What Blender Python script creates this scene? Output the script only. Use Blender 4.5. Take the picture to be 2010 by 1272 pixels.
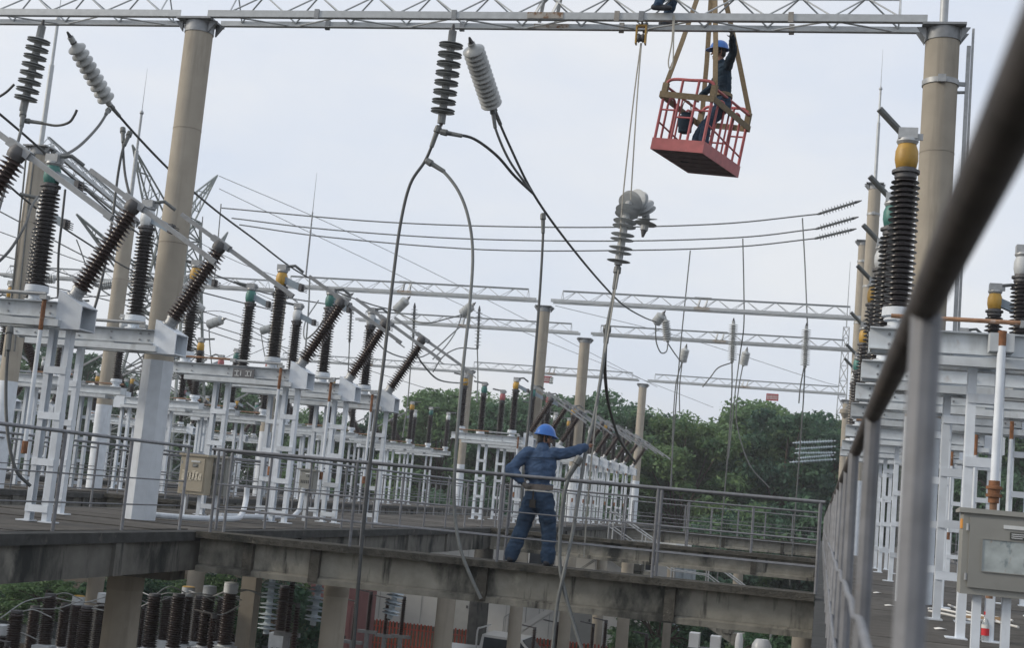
import bpy, math, random
import numpy as np
from mathutils import Vector, Matrix, noise, Quaternion
random.seed(7)
R_=math.radians
sc=bpy.context.scene
for o in list(bpy.data.objects): bpy.data.objects.remove(o)

# ------------------------------------------------------------------ camera
FPX,CXP,CYP=2667.,1005.,636.
EYE=Vector((0,0,.82))
_y,_p,_r=R_(13.4),R_(7.2),R_(5.2)
CF=Vector((-math.sin(_y)*math.cos(_p),math.cos(_y)*math.cos(_p),math.sin(_p)))
_R0=Vector((math.cos(_y),math.sin(_y),0)); _U0=_R0.cross(CF)
CU=_U0*math.cos(_r)-_R0*math.sin(_r); CR=_R0*math.cos(_r)+_U0*math.sin(_r)
cam=bpy.data.objects.new('camera',bpy.data.cameras.new('camera'))
sc.collection.objects.link(cam)
M=Matrix.Identity(4)
for i in range(3):
    M[i][0],M[i][1],M[i][2],M[i][3]=CR[i],CU[i],-CF[i],EYE[i]
cam.matrix_world=M
cam.data.sensor_width=36; cam.data.lens=FPX/2010*36
cam.data.clip_start=.05; cam.data.clip_end=6000
cam.data.dof.use_dof=True; cam.data.dof.focus_distance=18; cam.data.dof.aperture_fstop=5.6
sc.camera=cam

# ------------------------------------------------------------------ sky, sun
SUN_EL,SUN_AZ=R_(26),R_(252)     # azimuth clockwise from +Y: low, left and a little behind the camera
w=bpy.data.worlds.new('World'); sc.world=w; w.use_nodes=True
nt=w.node_tree; N=nt.nodes; L=nt.links
bg=N['Background']
sky=N.new('ShaderNodeTexSky'); sky.sky_type='NISHITA'; sky.sun_disc=False
sky.sun_elevation=SUN_EL; sky.sun_rotation=SUN_AZ; sky.air_density=1.2; sky.dust_density=3.5; sky.ozone_density=1.5
bg.inputs['Strength'].default_value=.1
# veil of thin cloud over the blue: an even pale layer with soft patches
tc=N.new('ShaderNodeTexCoord'); mp=N.new('ShaderNodeMapping'); mp.inputs['Scale'].default_value=(1,1,2.5)
L.new(tc.outputs['Generated'],mp.inputs['Vector'])
no=N.new('ShaderNodeTexNoise'); no.inputs['Scale'].default_value=3.2; no.inputs['Detail'].default_value=6; no.inputs['Roughness'].default_value=.55
L.new(mp.outputs['Vector'],no.inputs['Vector'])
rp=N.new('ShaderNodeValToRGB')
rp.color_ramp.elements[0].position=.36; rp.color_ramp.elements[0].color=(8.4,9.1,10.4,1)
rp.color_ramp.elements[1].position=.66; rp.color_ramp.elements[1].color=(9.9,10.1,10.5,1)
L.new(no.outputs['Fac'],rp.inputs['Fac'])
mx=N.new('ShaderNodeMix'); mx.data_type='RGBA'; mx.inputs[0].default_value=.8
L.new(sky.outputs['Color'],mx.inputs[6]); L.new(rp.outputs['Color'],mx.inputs[7])
L.new(mx.outputs[2],bg.inputs['Color'])
sl=bpy.data.lights.new('sun','SUN'); sl.energy=2.1; sl.angle=R_(10); sl.color=(1,.9,.76)
so=bpy.data.objects.new('sun',sl); sc.collection.objects.link(so)
sd=Vector((math.sin(SUN_AZ)*math.cos(SUN_EL),math.cos(SUN_AZ)*math.cos(SUN_EL),math.sin(SUN_EL)))
so.rotation_euler=sd.to_track_quat('Z','Y').to_euler()
sc.render.engine='CYCLES'
vs=sc.view_settings; vs.view_transform='Standard'; vs.look='None'; vs.gamma=1; vs.exposure=0; vs.use_curve_mapping=False
sc.render.resolution_x=1024; sc.render.resolution_y=649

# ------------------------------------------------------------------ helpers
def at(px,py,Y=None,X=None,Z=None):
    """world point seen at a photograph pixel, on the plane Y= / X= / Z="""
    d=CF+CR*((px-CXP)/FPX)-CU*((py-CYP)/FPX)
    if Y is not None: t=Y/d.y
    elif X is not None: t=X/d.x
    else: t=(Z-EYE.z)/d.z
    return EYE+d*t
V=Vector
LABELS={}
def link(o): sc.collection.objects.link(o); return o
def tag(o,label,cat,group=None,kind=None):
    if label:
        assert label not in LABELS or LABELS[label]==group and group, label
        LABELS[label]=group; o['label']=label
    if cat: o['category']=cat
    if group: o['group']=group
    if kind: o['kind']=kind
    return o
def thing(name,label,cat,loc=(0,0,0),rz=0,group=None):
    o=bpy.data.objects.new(name,None); o.empty_display_size=.1; link(o)
    o.location=loc; o.rotation_euler=(0,0,rz)
    return tag(o,label,cat,group)
class MB:
    def __init__(s): s.v=[]; s.f=[]; s.m=[]; s.mi=0
    def _add(s,vs_,fs):
        b=len(s.v); s.v+= [V(x) for x in vs_]; s.f+=[tuple(i+b for i in f) for f in fs]; s.m+=[s.mi]*len(fs); return s
    def box(s,x0,x1,y0,y1,z0,z1):
        return s._add([(x0,y0,z0),(x1,y0,z0),(x1,y1,z0),(x0,y1,z0),(x0,y0,z1),(x1,y0,z1),(x1,y1,z1),(x0,y1,z1)],
            [(3,2,1,0),(4,5,6,7),(0,1,5,4),(1,2,6,5),(2,3,7,6),(3,0,4,7)])
    def cbox(s,c,d): return s.box(c[0]-d[0]/2,c[0]+d[0]/2,c[1]-d[1]/2,c[1]+d[1]/2,c[2]-d[2]/2,c[2]+d[2]/2)
    def bar(s,a,b,wd,h,up=(0,0,1)):
        a,b=V(a),V(b); d=(b-a).normalized(); u=V(up)
        if abs(d.dot(u))>.98: u=V((0,1,0))
        x=d.cross(u).normalized(); u=x.cross(d).normalized()
        x*=wd/2; u*=h/2
        vs_=[]
        for p in (a,b): vs_+=[p-x-u,p+x-u,p+x+u,p-x+u]
        return s._add(vs_,[(0,1,2,3),(7,6,5,4),(4,5,1,0),(5,6,2,1),(6,7,3,2),(7,4,0,3)])
    def angle(s,a,b,wd,t,up=(0,0,1)):
        a,b=V(a),V(b); d=(b-a).normalized(); u=V(up)
        if abs(d.dot(u))>.98: u=V((0,1,0))
        x=d.cross(u).normalized(); u=x.cross(d).normalized()
        s.bar(a+u*wd/2,b+u*wd/2,t,wd,up); s.bar(a+x*(wd/2+t/2),b+x*(wd/2+t/2),wd,t,up); return s
    def tube(s,pts,r,n=8,cap=True,ell=1.,side=None):
        pts=[V(p) for p in pts]; k=len(pts); rs=r if isinstance(r,(list,tuple)) else [r]*k
        d=[(pts[min(i+1,k-1)]-pts[max(i-1,0)]).normalized() for i in range(k)]
        ref=V(side) if side else (V((1,0,0)) if abs(d[0].x)<.8 else V((0,1,0)))
        vs_=[]
        for i in range(k):
            x=(ref-d[i]*ref.dot(d[i])).normalized(); y=d[i].cross(x); ref=x
            e=rs[i][1] if isinstance(rs[i],tuple) else rs[i]*ell
            rr=rs[i][0] if isinstance(rs[i],tuple) else rs[i]
            for j in range(n):
                a=2*math.pi*j/n; vs_.append(pts[i]+x*(math.cos(a)*rr)+y*(math.sin(a)*e))
        fs=[(i*n+j,i*n+(j+1)%n,(i+1)*n+(j+1)%n,(i+1)*n+j) for i in range(k-1) for j in range(n)]
        if cap: fs+=[tuple(range(n-1,-1,-1)),tuple(range((k-1)*n,k*n))]
        return s._add(vs_,fs)
    def lathe(s,a,b,prof,n=16):
        """prof: (fraction along a->b, radius)"""
        a,b=V(a),V(b); d=b-a; u=d.normalized(); x=u.orthogonal().normalized(); y=u.cross(x)
        vs_=[]
        for t,r in prof:
            for j in range(n):
                q=2*math.pi*j/n; vs_.append(a+d*t+x*(math.cos(q)*r)+y*(math.sin(q)*r))
        k=len(prof)
        fs=[(i*n+j,i*n+(j+1)%n,(i+1)*n+(j+1)%n,(i+1)*n+j) for i in range(k-1) for j in range(n)]
        fs+=[tuple(range(n-1,-1,-1)),tuple(range((k-1)*n,k*n))]
        return s._add(vs_,fs)
    def prism(s,poly,axis,a0,a1):
        """poly in the two other axes, extruded along axis"""
        n=len(poly); vs_=[]
        for a in (a0,a1):
            for p,q in poly:
                vs_.append({'x':(a,p,q),'y':(p,a,q),'z':(p,q,a)}[axis])
        fs=[tuple(range(n)),tuple(range(2*n-1,n-1,-1))]+[(i+n,(i+1)%n+n,(i+1)%n,i) for i in range(n)]
        return s._add(vs_,fs)
    def mesh(s,name,mats,off=(0,0,0),smooth=35):
        me=bpy.data.meshes.new(name); o=V(off)
        me.from_pydata([v-o for v in s.v],[],s.f)
        for m in (mats if isinstance(mats,(list,tuple)) else [mats]): me.materials.append(MAT[m] if isinstance(m,str) else m)
        if s.mi: me.polygons.foreach_set('material_index',s.m)
        if smooth:
            me.polygons.foreach_set('use_smooth',[True]*len(me.polygons)); me.set_sharp_from_angle(angle=R_(smooth))
        me.update(); return me
    def build(s,name,mats,parent=None,off=None,smooth=35):
        o=bpy.data.objects.new(name,s.mesh(name,mats,off if off is not None else (parent.location if parent else (0,0,0)),smooth)); link(o)
        if parent: o.parent=parent
        elif off is not None: o.location=off
        return o
def inst(name,me,parent,loc,rot=None,scale=None):
    o=bpy.data.objects.new(name,me); link(o); o.parent=parent; o.location=loc
    if rot is not None: o.rotation_euler=rot
    if scale is not None: o.scale=scale
    return o
def copy_tree(o,parent=None):
    c=o.copy(); link(c); c.parent=parent
    for ch in [q for q in o.children]: copy_tree(ch,c)
    return c
def smoothpts(pts,m=7):
    pts=[V(p) for p in pts]
    if len(pts)<3: return pts
    P=[pts[0]*2-pts[1]]+pts+[pts[-1]*2-pts[-2]]; out=[]
    for i in range(1,len(P)-2):
        for k in range(m):
            t=k/m; a,b,c,d=P[i-1],P[i],P[i+1],P[i+2]
            out.append(.5*((2*b)+(c-a)*t+(2*a-5*b+4*c-d)*t*t+(3*b-a-3*c+d)*t**3))
    return out+[pts[-1]]

# ------------------------------------------------------------------ materials
MAT={}
def mat(name,col,rough=.6,metal=0.,var=.18,scale=8.,bump=.15,bdist=.01,stain=None,amount=.5,sscale=2.,stretch=(1,1,1),edge=.12,
        stain2=None,amount2=.5,sscale2=9.,trans=0.,spec=.5,streak=None,amount3=.4):
    m=bpy.data.materials.new(name); m.use_nodes=True; MAT[name]=m
    nt=m.node_tree; N=nt.nodes; L=nt.links; b=N['Principled BSDF']
    geo=N.new('ShaderNodeNewGeometry')
    n1=N.new('ShaderNodeTexNoise'); n1.inputs['Scale'].default_value=scale; n1.inputs['Detail'].default_value=5
    L.new(geo.outputs['Position'],n1.inputs['Vector'])
    r=N.new('ShaderNodeValToRGB'); c=V(col)
    r.color_ramp.elements[0].position=.28; r.color_ramp.elements[0].color=(*(c*(1-var)),1)
    r.color_ramp.elements[1].position=.72; r.color_ramp.elements[1].color=(*[min(1,x*(1+var)) for x in c],1)
    L.new(n1.outputs['Fac'],r.inputs['Fac']); out=r.outputs['Color']
    def layer(out,st,am,ss,strv,seed):
        mp=N.new('ShaderNodeMapping'); mp.inputs['Scale'].default_value=strv; mp.inputs['Location'].default_value=(seed,seed*2,0)
        L.new(geo.outputs['Position'],mp.inputs['Vector'])
        n2=N.new('ShaderNodeTexNoise'); n2.inputs['Scale'].default_value=ss; n2.inputs['Detail'].default_value=7; n2.inputs['Roughness'].default_value=.62
        L.new(mp.outputs['Vector'],n2.inputs['Vector'])
        r2=N.new('ShaderNodeValToRGB'); p=.72-.35*am
        r2.color_ramp.elements[0].position=p; r2.color_ramp.elements[0].color=(0,0,0,1)
        r2.color_ramp.elements[1].position=p+edge; r2.color_ramp.elements[1].color=(1,1,1,1)
        L.new(n2.outputs['Fac'],r2.inputs['Fac'])
        mx=N.new('ShaderNodeMix'); mx.data_type='RGBA'; mx.inputs[7].default_value=(*st,1)
        L.new(r2.outputs['Color'],mx.inputs[0]); L.new(out,mx.inputs[6]); return mx.outputs[2]
    if stain: out=layer(out,stain,amount,sscale,stretch,3.1)
    if stain2: out=layer(out,stain2,amount2,sscale2,(1,1,.6),11.7)
    if streak: out=layer(out,streak,amount3,1.9,(2.6,2.6,.35),23.)
    oi=N.new('ShaderNodeObjectInfo'); ma=N.new('ShaderNodeMath'); ma.operation='MULTIPLY_ADD'; ma.inputs[1].default_value=.30; ma.inputs[2].default_value=.84
    L.new(oi.outputs['Random'],ma.inputs[0]); hs=N.new('ShaderNodeHueSaturation'); L.new(ma.outputs[0],hs.inputs['Value']); L.new(out,hs.inputs['Color']); out=hs.outputs['Color']
    L.new(out,b.inputs['Base Color'])
    b.inputs['Roughness'].default_value=rough; b.inputs['Metallic'].default_value=metal
    b.inputs['Specular IOR Level'].default_value=spec
    if trans: b.inputs['Transmission Weight'].default_value=trans
    if bump:
        n3=N.new('ShaderNodeTexNoise'); n3.inputs['Scale'].default_value=scale*4; n3.inputs['Detail'].default_value=4
        L.new(geo.outputs['Position'],n3.inputs['Vector'])
        bp=N.new('ShaderNodeBump'); bp.inputs['Strength'].default_value=bump; bp.inputs['Distance'].default_value=bdist
        L.new(n3.outputs['Fac'],bp.inputs['Height']); L.new(bp.outputs['Normal'],b.inputs['Normal'])
    return m
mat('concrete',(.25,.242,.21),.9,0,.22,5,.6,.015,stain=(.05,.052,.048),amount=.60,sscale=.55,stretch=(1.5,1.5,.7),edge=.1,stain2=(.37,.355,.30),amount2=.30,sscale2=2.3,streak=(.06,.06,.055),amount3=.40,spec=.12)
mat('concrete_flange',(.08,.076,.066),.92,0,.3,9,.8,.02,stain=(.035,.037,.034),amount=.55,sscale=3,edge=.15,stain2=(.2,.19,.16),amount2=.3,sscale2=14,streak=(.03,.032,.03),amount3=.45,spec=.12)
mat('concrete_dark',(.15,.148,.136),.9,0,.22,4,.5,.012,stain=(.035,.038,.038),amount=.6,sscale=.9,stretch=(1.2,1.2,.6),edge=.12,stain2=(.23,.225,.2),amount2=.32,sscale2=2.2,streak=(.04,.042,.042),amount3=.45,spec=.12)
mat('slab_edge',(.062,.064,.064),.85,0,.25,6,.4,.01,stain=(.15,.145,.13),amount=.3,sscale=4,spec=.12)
mat('deck_slab',(.10,.095,.088),.92,0,.22,6,.5,.01,stain=(.05,.048,.045),amount=.5,sscale=1.3,edge=.2,stain2=(.26,.25,.22),amount2=.14,sscale2=14,spec=.12)
mat('column_concrete',(.345,.315,.265),.85,0,.09,3,.25,.006,streak=(.19,.172,.145),amount3=.34,stain=(.22,.20,.168),amount=.5,sscale=2.2,stretch=(3,3,.12),edge=.3,stain2=(.44,.41,.35),amount2=.25,sscale2=4,spec=.12)
mat('column_seam',(.27,.245,.205),.85,0,.2,9,.3,.004,spec=.12)
mat('white_paint',(.64,.69,.745),.55,0,.09,6,.12,.004,stain=(.44,.475,.50),amount=.42,sscale=3.5,stretch=(2,2,.35),edge=.3,stain2=(.30,.19,.11),amount2=.14,sscale2=7,streak=(.40,.36,.31),amount3=.16)
mat('white_steel',(.54,.58,.61),.5,.0,.12,7,.12,.003,stain=(.36,.38,.385),amount=.45,sscale=3.2,stretch=(1.5,1.5,.5),edge=.25,stain2=(.28,.17,.09),amount2=.28,sscale2=6,streak=(.30,.22,.15),amount3=.2)
mat('galvanised',(.36,.375,.385),.5,.35,.15,14,.15,.002,stain=(.23,.235,.24),amount=.45,sscale=6,edge=.3)
mat('galvanised_dull',(.25,.265,.28),.55,.25,.15,14,.15,.002,stain=(.15,.15,.155),amount=.4,sscale=5,edge=.3,stain2=(.2,.115,.06),amount2=.2,sscale2=12)
mat('rail_steel',(.18,.188,.205),.6,.1,.2,16,.3,.002,stain=(.14,.14,.145),amount=.5,sscale=9,edge=.3,stain2=(.17,.10,.06),amount2=.18,sscale2=18)
mat('rail_dark',(.06,.053,.05),.72,.0,.4,14,.5,.003,stain=(.10,.078,.062),amount=.42,sscale=9,edge=.2)  # top rails: much darker than their posts, with lighter brown patches
mat('truss_steel',(.43,.455,.47),.5,.25,.1,10,.1,.002,stain=(.3,.32,.34),amount=.4,sscale=5,edge=.3)
mat('pylon_steel',(.19,.215,.21),.6,.2,.15,5,0)
mat('splice_rust',(.36,.34,.31),.8,0,.2,12,.3,.004,stain=(.19,.10,.05),amount=.55,sscale=9,edge=.1)
mat('rust',(.21,.095,.045),.85,0,.4,18,.5,.004,stain=(.36,.28,.2),amount=.35,sscale=8)
mat('rusty_pipe',(.30,.17,.10),.8,0,.35,12,.4,.003,stain=(.5,.5,.48),amount=.4,sscale=5)
mat('porcelain',(.018,.0135,.0145),.28,0,.35,6,.05,.002,stain=(.032,.026,.026),amount=.32,sscale=5,edge=.3)
mat('porcelain_red',(.046,.029,.026),.38,0,.35,6,.05,.002,stain=(.085,.06,.052),amount=.35,sscale=4,edge=.3)
mat('porcelain_brown',(.03,.019,.017),.28,0,.3,6,.05,.002)
mat('porcelain_grey',(.21,.225,.23),.32,0,.15,8,.05,.002,stain=(.14,.15,.15),amount=.45,sscale=6,edge=.3)
mat('porcelain_pale',(.40,.42,.43),.6,0,.12,8,.05,.002,stain=(.22,.235,.24),amount=.45,sscale=6,edge=.3)
mat('porcelain_white',(.43,.45,.45),.32,0,.08,8,.05,.002,stain=(.29,.31,.31),amount=.5,sscale=5,edge=.3)
mat('glass_disc',(.52,.60,.66),.16,0,.08,8,0)
mat('iron',(.10,.10,.105),.6,.4,.25,14,.2,.003,stain=(.16,.09,.05),amount=.25,sscale=10)
mat('cable_grey',(.135,.145,.145),.6,.15,.15,20,.2,.002)
mat('cable_dark',(.055,.06,.062),.6,.1,.2,20,.2,.002)
mat('cable_light',(.33,.345,.345),.55,.2,.12,20,.2,.002)
mat('rope',(.40,.385,.34),.9,0,.15,40,.4,.004)
mat('yellow_bell',(.44,.26,.04),.5,0,.12,8,.1,.002,stain=(.34,.2,.04),amount=.35,sscale=5)
mat('green_bell',(.045,.17,.15),.5,0,.15,8,.1,.002,stain=(.03,.1,.09),amount=.35,sscale=5)
mat('white_bell',(.55,.58,.60),.5,0,.1,8,.1,.002,stain=(.35,.37,.38),amount=.35,sscale=5)
mat('pink_bell',(.42,.13,.14),.5,0,.1,8,.1,.002)
mat('contact_blue',(.20,.25,.30),.5,.3,.15,10,.1,.002)
mat('basket_red',(.43,.10,.105),.5,0,.14,9,.12,.003,stain=(.28,.065,.065),amount=.42,sscale=5,edge=.2,stain2=(.5,.36,.34),amount2=.2,sscale2=20)
mat('basket_floor',(.13,.085,.09),.7,0,.2,9,.3,.004)
mat('strap',(.20,.155,.095),.9,0,.2,30,.5,.004)
mat('cloth_blue',(.055,.092,.165),.95,0,.22,9,.5,.01,stain=(.095,.14,.215),amount=.4,sscale=6,edge=.4,spec=.15)
mat('cloth_navy',(.034,.060,.104),.95,0,.25,9,.5,.01,stain=(.055,.088,.14),amount=.4,sscale=7,edge=.4,spec=.15)
mat('cloth_dark',(.022,.04,.062),.95,0,.25,9,.5,.01,spec=.15)
mat('undershirt',(.21,.185,.165),.95,0,.12,20,.3,.004,spec=.1)
mat('belt_white',(.55,.55,.52),.8,0,.1,20,.1)
mat('skin',(.25,.13,.088),.6,0,.12,14,.1,.002)
mat('hair',(.012,.010,.009),.7,0,.3,40,.6,.004)
mat('helmet_blue',(.025,.135,.46),.32,0,.08,6,.03,.001,stain=(.05,.19,.52),amount=.3,sscale=12)
mat('shoe',(.03,.032,.04),.75,0,.3,20,.3,.003)
mat('glove',(.17,.16,.15),.95,0,.2,30,.4,.003)
mat('box_grey',(.255,.257,.238),.55,0,.06,4,.06,.002,stain=(.20,.20,.182),amount=.4,sscale=3,stretch=(1,1,.4),edge=.4)
mat('box_beige',(.36,.32,.245),.55,0,.07,4,.06,.002,stain=(.27,.24,.18),amount=.4,sscale=4,edge=.35)
mat('plate_white',(.58,.60,.60),.5,0,.05,20,0)
mat('plate_dark',(.06,.065,.06),.5,0,.2,60,0)
mat('orange',(.62,.27,.04),.6,0,.1,10,0)
mat('window_card',(.34,.38,.38),.3,0,.2,12,0,stain=(.27,.2,.15),amount=.38,sscale=9,stretch=(3,3,.8),edge=.1,stain2=(.18,.22,.23),amount2=.45,sscale2=13)
mat('foil',(.55,.50,.40),.35,.5,.35,14,.6,.01)
mat('sign_red',(.30,.045,.05),.5,0,.1,10,0)
mat('sign_green',(.03,.07,.055),.5,0,.1,10,0)
mat('sign_grey',(.15,.15,.16),.5,0,.1,10,0)
mat('wall_white',(.66,.665,.65),.8,0,.05,2,.1,.004,stain=(.52,.52,.5),amount=.4,sscale=.7,stretch=(1,1,.3),edge=.4)
mat('slate_wall',(.10,.12,.135),.8,0,.15,2,.1,spec=.12)
mat('door_grey',(.42,.43,.42),.6,0,.06,4,0)
mat('window_dark',(.03,.04,.05),.15,0,.1,3,0)
mat('corrugated',(.47,.53,.57),.5,.1,.1,3,0)
mat('fence_red',(.34,.06,.035),.6,0,.15,6,.1,.003)
mat('shed_red',(.33,.15,.145),.65,0,.1,3,.1,.004)
mat('vehicle_white',(.68,.69,.69),.3,0,.04,4,0)
mat('tyre',(.02,.02,.02),.85,0,.2,10,.2)
mat('ground',(.055,.045,.032),.95,0,.3,.6,.5,.03,stain=(.03,.045,.02),amount=.5,sscale=.25,edge=.2,spec=.12)
mat('bark',(.07,.055,.042),.95,0,.3,6,.7,.03)
mat('paper',(.7,.7,.68),.8,0,.05,10,0)
mat('bottle_red',(.55,.03,.04),.4,0,.08,10,0)
mat('bottle_clear',(.72,.76,.78),.12,0,.03,8,0,trans=.75)
mat('planks',(.27,.18,.10),.85,0,.25,6,.3,.004)
def leafmat(name,a,b):
    m=bpy.data.materials.new(name); m.use_nodes=True; MAT[name]=m
    nt=m.node_tree; N=nt.nodes; L=nt.links; bs=N['Principled BSDF']
    geo=N.new('ShaderNodeNewGeometry'); n=N.new('ShaderNodeTexNoise'); n.inputs['Scale'].default_value=.5; n.inputs['Detail'].default_value=4
    L.new(geo.outputs['Position'],n.inputs['Vector'])
    oi=N.new('ShaderNodeObjectInfo')
    ad=N.new('ShaderNodeMath'); ad.operation='MULTIPLY_ADD'; ad.inputs[1].default_value=.5; 
    L.new(oi.outputs['Random'],ad.inputs[0]); L.new(n.outputs['Fac'],ad.inputs[2])
    ad2=N.new('ShaderNodeMath'); ad2.operation='MULTIPLY_ADD'; ad2.inputs[1].default_value=.28
    L.new(geo.outputs['Random Per Island'],ad2.inputs[0]); L.new(ad.outputs[0],ad2.inputs[2])
    r=N.new('ShaderNodeValToRGB'); r.color_ramp.elements[0].position=.5; r.color_ramp.elements[0].color=(*a,1)
    r.color_ramp.elements[1].position=1.0; r.color_ramp.elements[1].color=(*b,1)
    L.new(ad2.outputs[0],r.inputs['Fac']); L.new(r.outputs['Color'],bs.inputs['Base Color'])
    bs.inputs['Roughness'].default_value=.6; bs.inputs['Specular IOR Level'].default_value=.25
    tr=N.new('ShaderNodeBsdfTranslucent'); L.new(r.outputs['Color'],tr.inputs['Color'])
    ms=N.new('ShaderNodeMixShader'); ms.inputs[0].default_value=.35
    L.new(bs.outputs[0],ms.inputs[1]); L.new(tr.outputs[0],ms.inputs[2]); L.new(ms.outputs[0],N['Material Output'].inputs['Surface'])
leafmat('leaf',(.040,.098,.062),(.135,.225,.10))
leafmat('leaf_dark',(.028,.075,.055),(.085,.165,.09))
leafmat('leaf_light',(.05,.115,.05),(.17,.25,.09))

# ================================================================== SETTING
GZ=-5.4
def struct(o): o['kind']='structure'; return o
gm=MB()
gm._add([(-3000,-500,GZ),(3000,-500,GZ),(3000,5000,GZ),(-3000,5000,GZ)],[(0,1,2,3)])
struct(gm.build('ground','ground',smooth=0))

def deck(name,x0,x1,y0,y1,top,edges,slabs):
    """raised concrete walkway: edge beams, kerb strip, precast slabs laid across"""
    e=thing(name,None,None,(0,0,0)); e['kind']='structure'
    for ex,sgn in edges:
        m=MB(); m.box(ex-.02 if sgn<0 else ex-.24,ex+.24 if sgn<0 else ex+.02,y0,y1,top-.13,top-.012); m.build('slab_edge','slab_edge',e)
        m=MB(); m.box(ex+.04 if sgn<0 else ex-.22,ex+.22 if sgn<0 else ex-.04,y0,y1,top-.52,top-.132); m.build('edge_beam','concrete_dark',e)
        # ribs on the outside face
        rm=MB(); rm.cbox((0,0,0),(.05,.22,.384)); me=rm.mesh('beam_rib','concrete_dark')
        y=y0+1.0
        while y<y1:
            inst('beam_rib',me,e,(ex+sgn*-.0+(.016 if sgn<0 else -.016),y,top-.326)); y+=2.9
    # slabs
    wd=.996; y=y0; i=0
    sm=[]
    for k in range(3):
        m=MB(); m.box(x0+.26,x1-.26,0,wd-.008,-.09,0); sm.append(m.mesh('deck_slab','deck_slab'))
    rest=MB()
    while y<y1-.3:
        z=top+random.uniform(-.006,.004)
        if slabs[0]<y<slabs[1]: inst('deck_slab',random.choice(sm),e,(0,y,z),(random.uniform(-.004,.004),random.uniform(-.0015,.0015),0))
        else: rest.box(x0+.26,x1-.26,y,y+wd-.008,z-.09,z)
        y+=wd
    if rest.v: rest.build('deck_slab_far','deck_slab',e)['kind']='stuff'
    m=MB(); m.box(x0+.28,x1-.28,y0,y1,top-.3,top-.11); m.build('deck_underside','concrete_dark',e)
    return e
LE=-7.95     # right edge of the left walkway
deck('left_walkway',-12.2,LE,5,78,0,[(LE,1),(-12.2,-1)],(9,48))
deck('right_walkway',0.0,4.4,-3,78,-.06,[(0.0,-1),(4.4,1)],(2,40))
deck('far_left_walkway',-22.4,-17.0,14,78,0,[(-17.0,1)],(24,50))

def cross(name,Y,x0,x1,ribs,label,d=.52):
    """concrete I-beam bridging two walkways, with stiffening ribs"""
    e=thing(name,label,'concrete beam',(0,Y,0),0,'concrete cross beams')
    m=MB(); n=24
    # top flange with a slightly broken front edge
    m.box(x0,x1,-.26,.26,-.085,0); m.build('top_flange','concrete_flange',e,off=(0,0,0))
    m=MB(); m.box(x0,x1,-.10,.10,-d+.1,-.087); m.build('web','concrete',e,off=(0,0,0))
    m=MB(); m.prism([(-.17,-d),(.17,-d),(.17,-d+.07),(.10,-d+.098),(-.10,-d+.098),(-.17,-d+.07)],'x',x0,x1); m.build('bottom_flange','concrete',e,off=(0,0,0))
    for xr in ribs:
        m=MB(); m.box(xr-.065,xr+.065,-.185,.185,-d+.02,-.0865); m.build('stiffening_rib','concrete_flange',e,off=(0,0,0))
    return e
cross('cross_beam',16.85,LE+.03,-.03,[-7.2,-6.28,-4.06,-1.72],'stained concrete cross beam the worker with raised arm stands on')
cross('cross_beam',33.2,LE+.03,-.03,[-6.4,-3.9,-1.5],'second concrete cross beam, beyond the one under the worker')
cross('cross_beam',57.5,LE+.03,-.03,[-6.4,-3.9,-1.5],'farthest concrete cross beam between the two walkways')
cross('cross_beam',30.5,-16.95,-12.25,[-15,-13.6],'concrete cross beam joining the two left-hand walkways')

# ------------------------------------------------------------------ railings
def railing(label,a,b,n,h=1.08,r=.021,rm='rail_steel',thin=.009,mids=(.627,.31),group='pipe railings',wavy=.0,ends=(0,0),pr=.02,topm=None):
    a,b=V(a),V(b); e=thing('railing',label,'railing',a,0,group); d=b-a
    pm=MB(); pm.tube([(0,0,0),(0,0,h-.01)],pr,10); pme=pm.mesh('post',rm)
    for i in range(n+1):
        p=d*(i/n); inst('post',pme,e,p,(random.uniform(-.006,.006),random.uniform(-.006,.006),0))
    u=d.normalized()
    m=MB(); m.tube([V((0,0,h))-u*ends[0],d+V((0,0,h))+u*ends[1]],r,12); m.build('top_rail',topm or rm,e,off=(0,0,0))
    for z in mids:
        pts=[]
        k=max(2,n*4)
        for i in range(k+1):
            q=d*(i/k); q=q+V((-pr*.9,0,z+(random.uniform(-wavy,wavy) if wavy else 0)))
            pts.append(q)
        m=MB(); m.tube(smoothpts(pts,3) if wavy else [pts[0],pts[-1]],thin,8); m.build('mid_rail',rm,e,off=(0,0,0))
    return e
railing('pipe railing running past the camera along the right walkway',(.10,-1.59,-.06),(.10,15.99,-.06),11,h=1.14,r=.0195,thin=.0085,mids=(.69,.37),wavy=.012,ends=(.6,.0),topm='rail_dark',pr=.0178)
railing('right walkway railing just beyond the first cross beam',(.10,17.6,-.06),(.10,32.3,-.06),9,h=1.14,thin=.0085,mids=(.69,.37),topm='rail_dark')
railing('right walkway railing between the second and third cross beams',(.10,34.0,-.06),(.10,56.6,-.06),14,h=1.14,thin=.0085,mids=(.69,.37),topm='rail_dark')
railing('front pipe railing on the cross beam, in front of the worker',(LE+.2,16.64,0),(-.02,16.64,0),4,ends=(.1,.05))
railing('rear pipe railing on the cross beam, behind the worker',(LE+.2,17.06,0),(-.02,17.06,0),4,ends=(.1,.05))
railing('railing along the near edge of the left walkway, front left',(LE-.12,7.4,0),(LE-.12,16.4,0),6,ends=(.3,.1))
railing('left walkway railing between the first and second cross beams',(LE-.12,17.5,0),(LE-.12,32.6,0),9)
railing('left walkway railing between the second and third cross beams',(LE-.12,34.0,0),(LE-.12,57.0,0),14)
railing('railing along the back edge of the left walkway, near half',(-12.0,12,0),(-12.0,30,0),10)
railing('railing along the back edge of the left walkway, far half',(-12.0,31.2,0),(-12.0,60,0),16)
railing('railing along the edge of the far-left walkway, near part',(-17.15,18,0),(-17.15,30,0),7)
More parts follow.
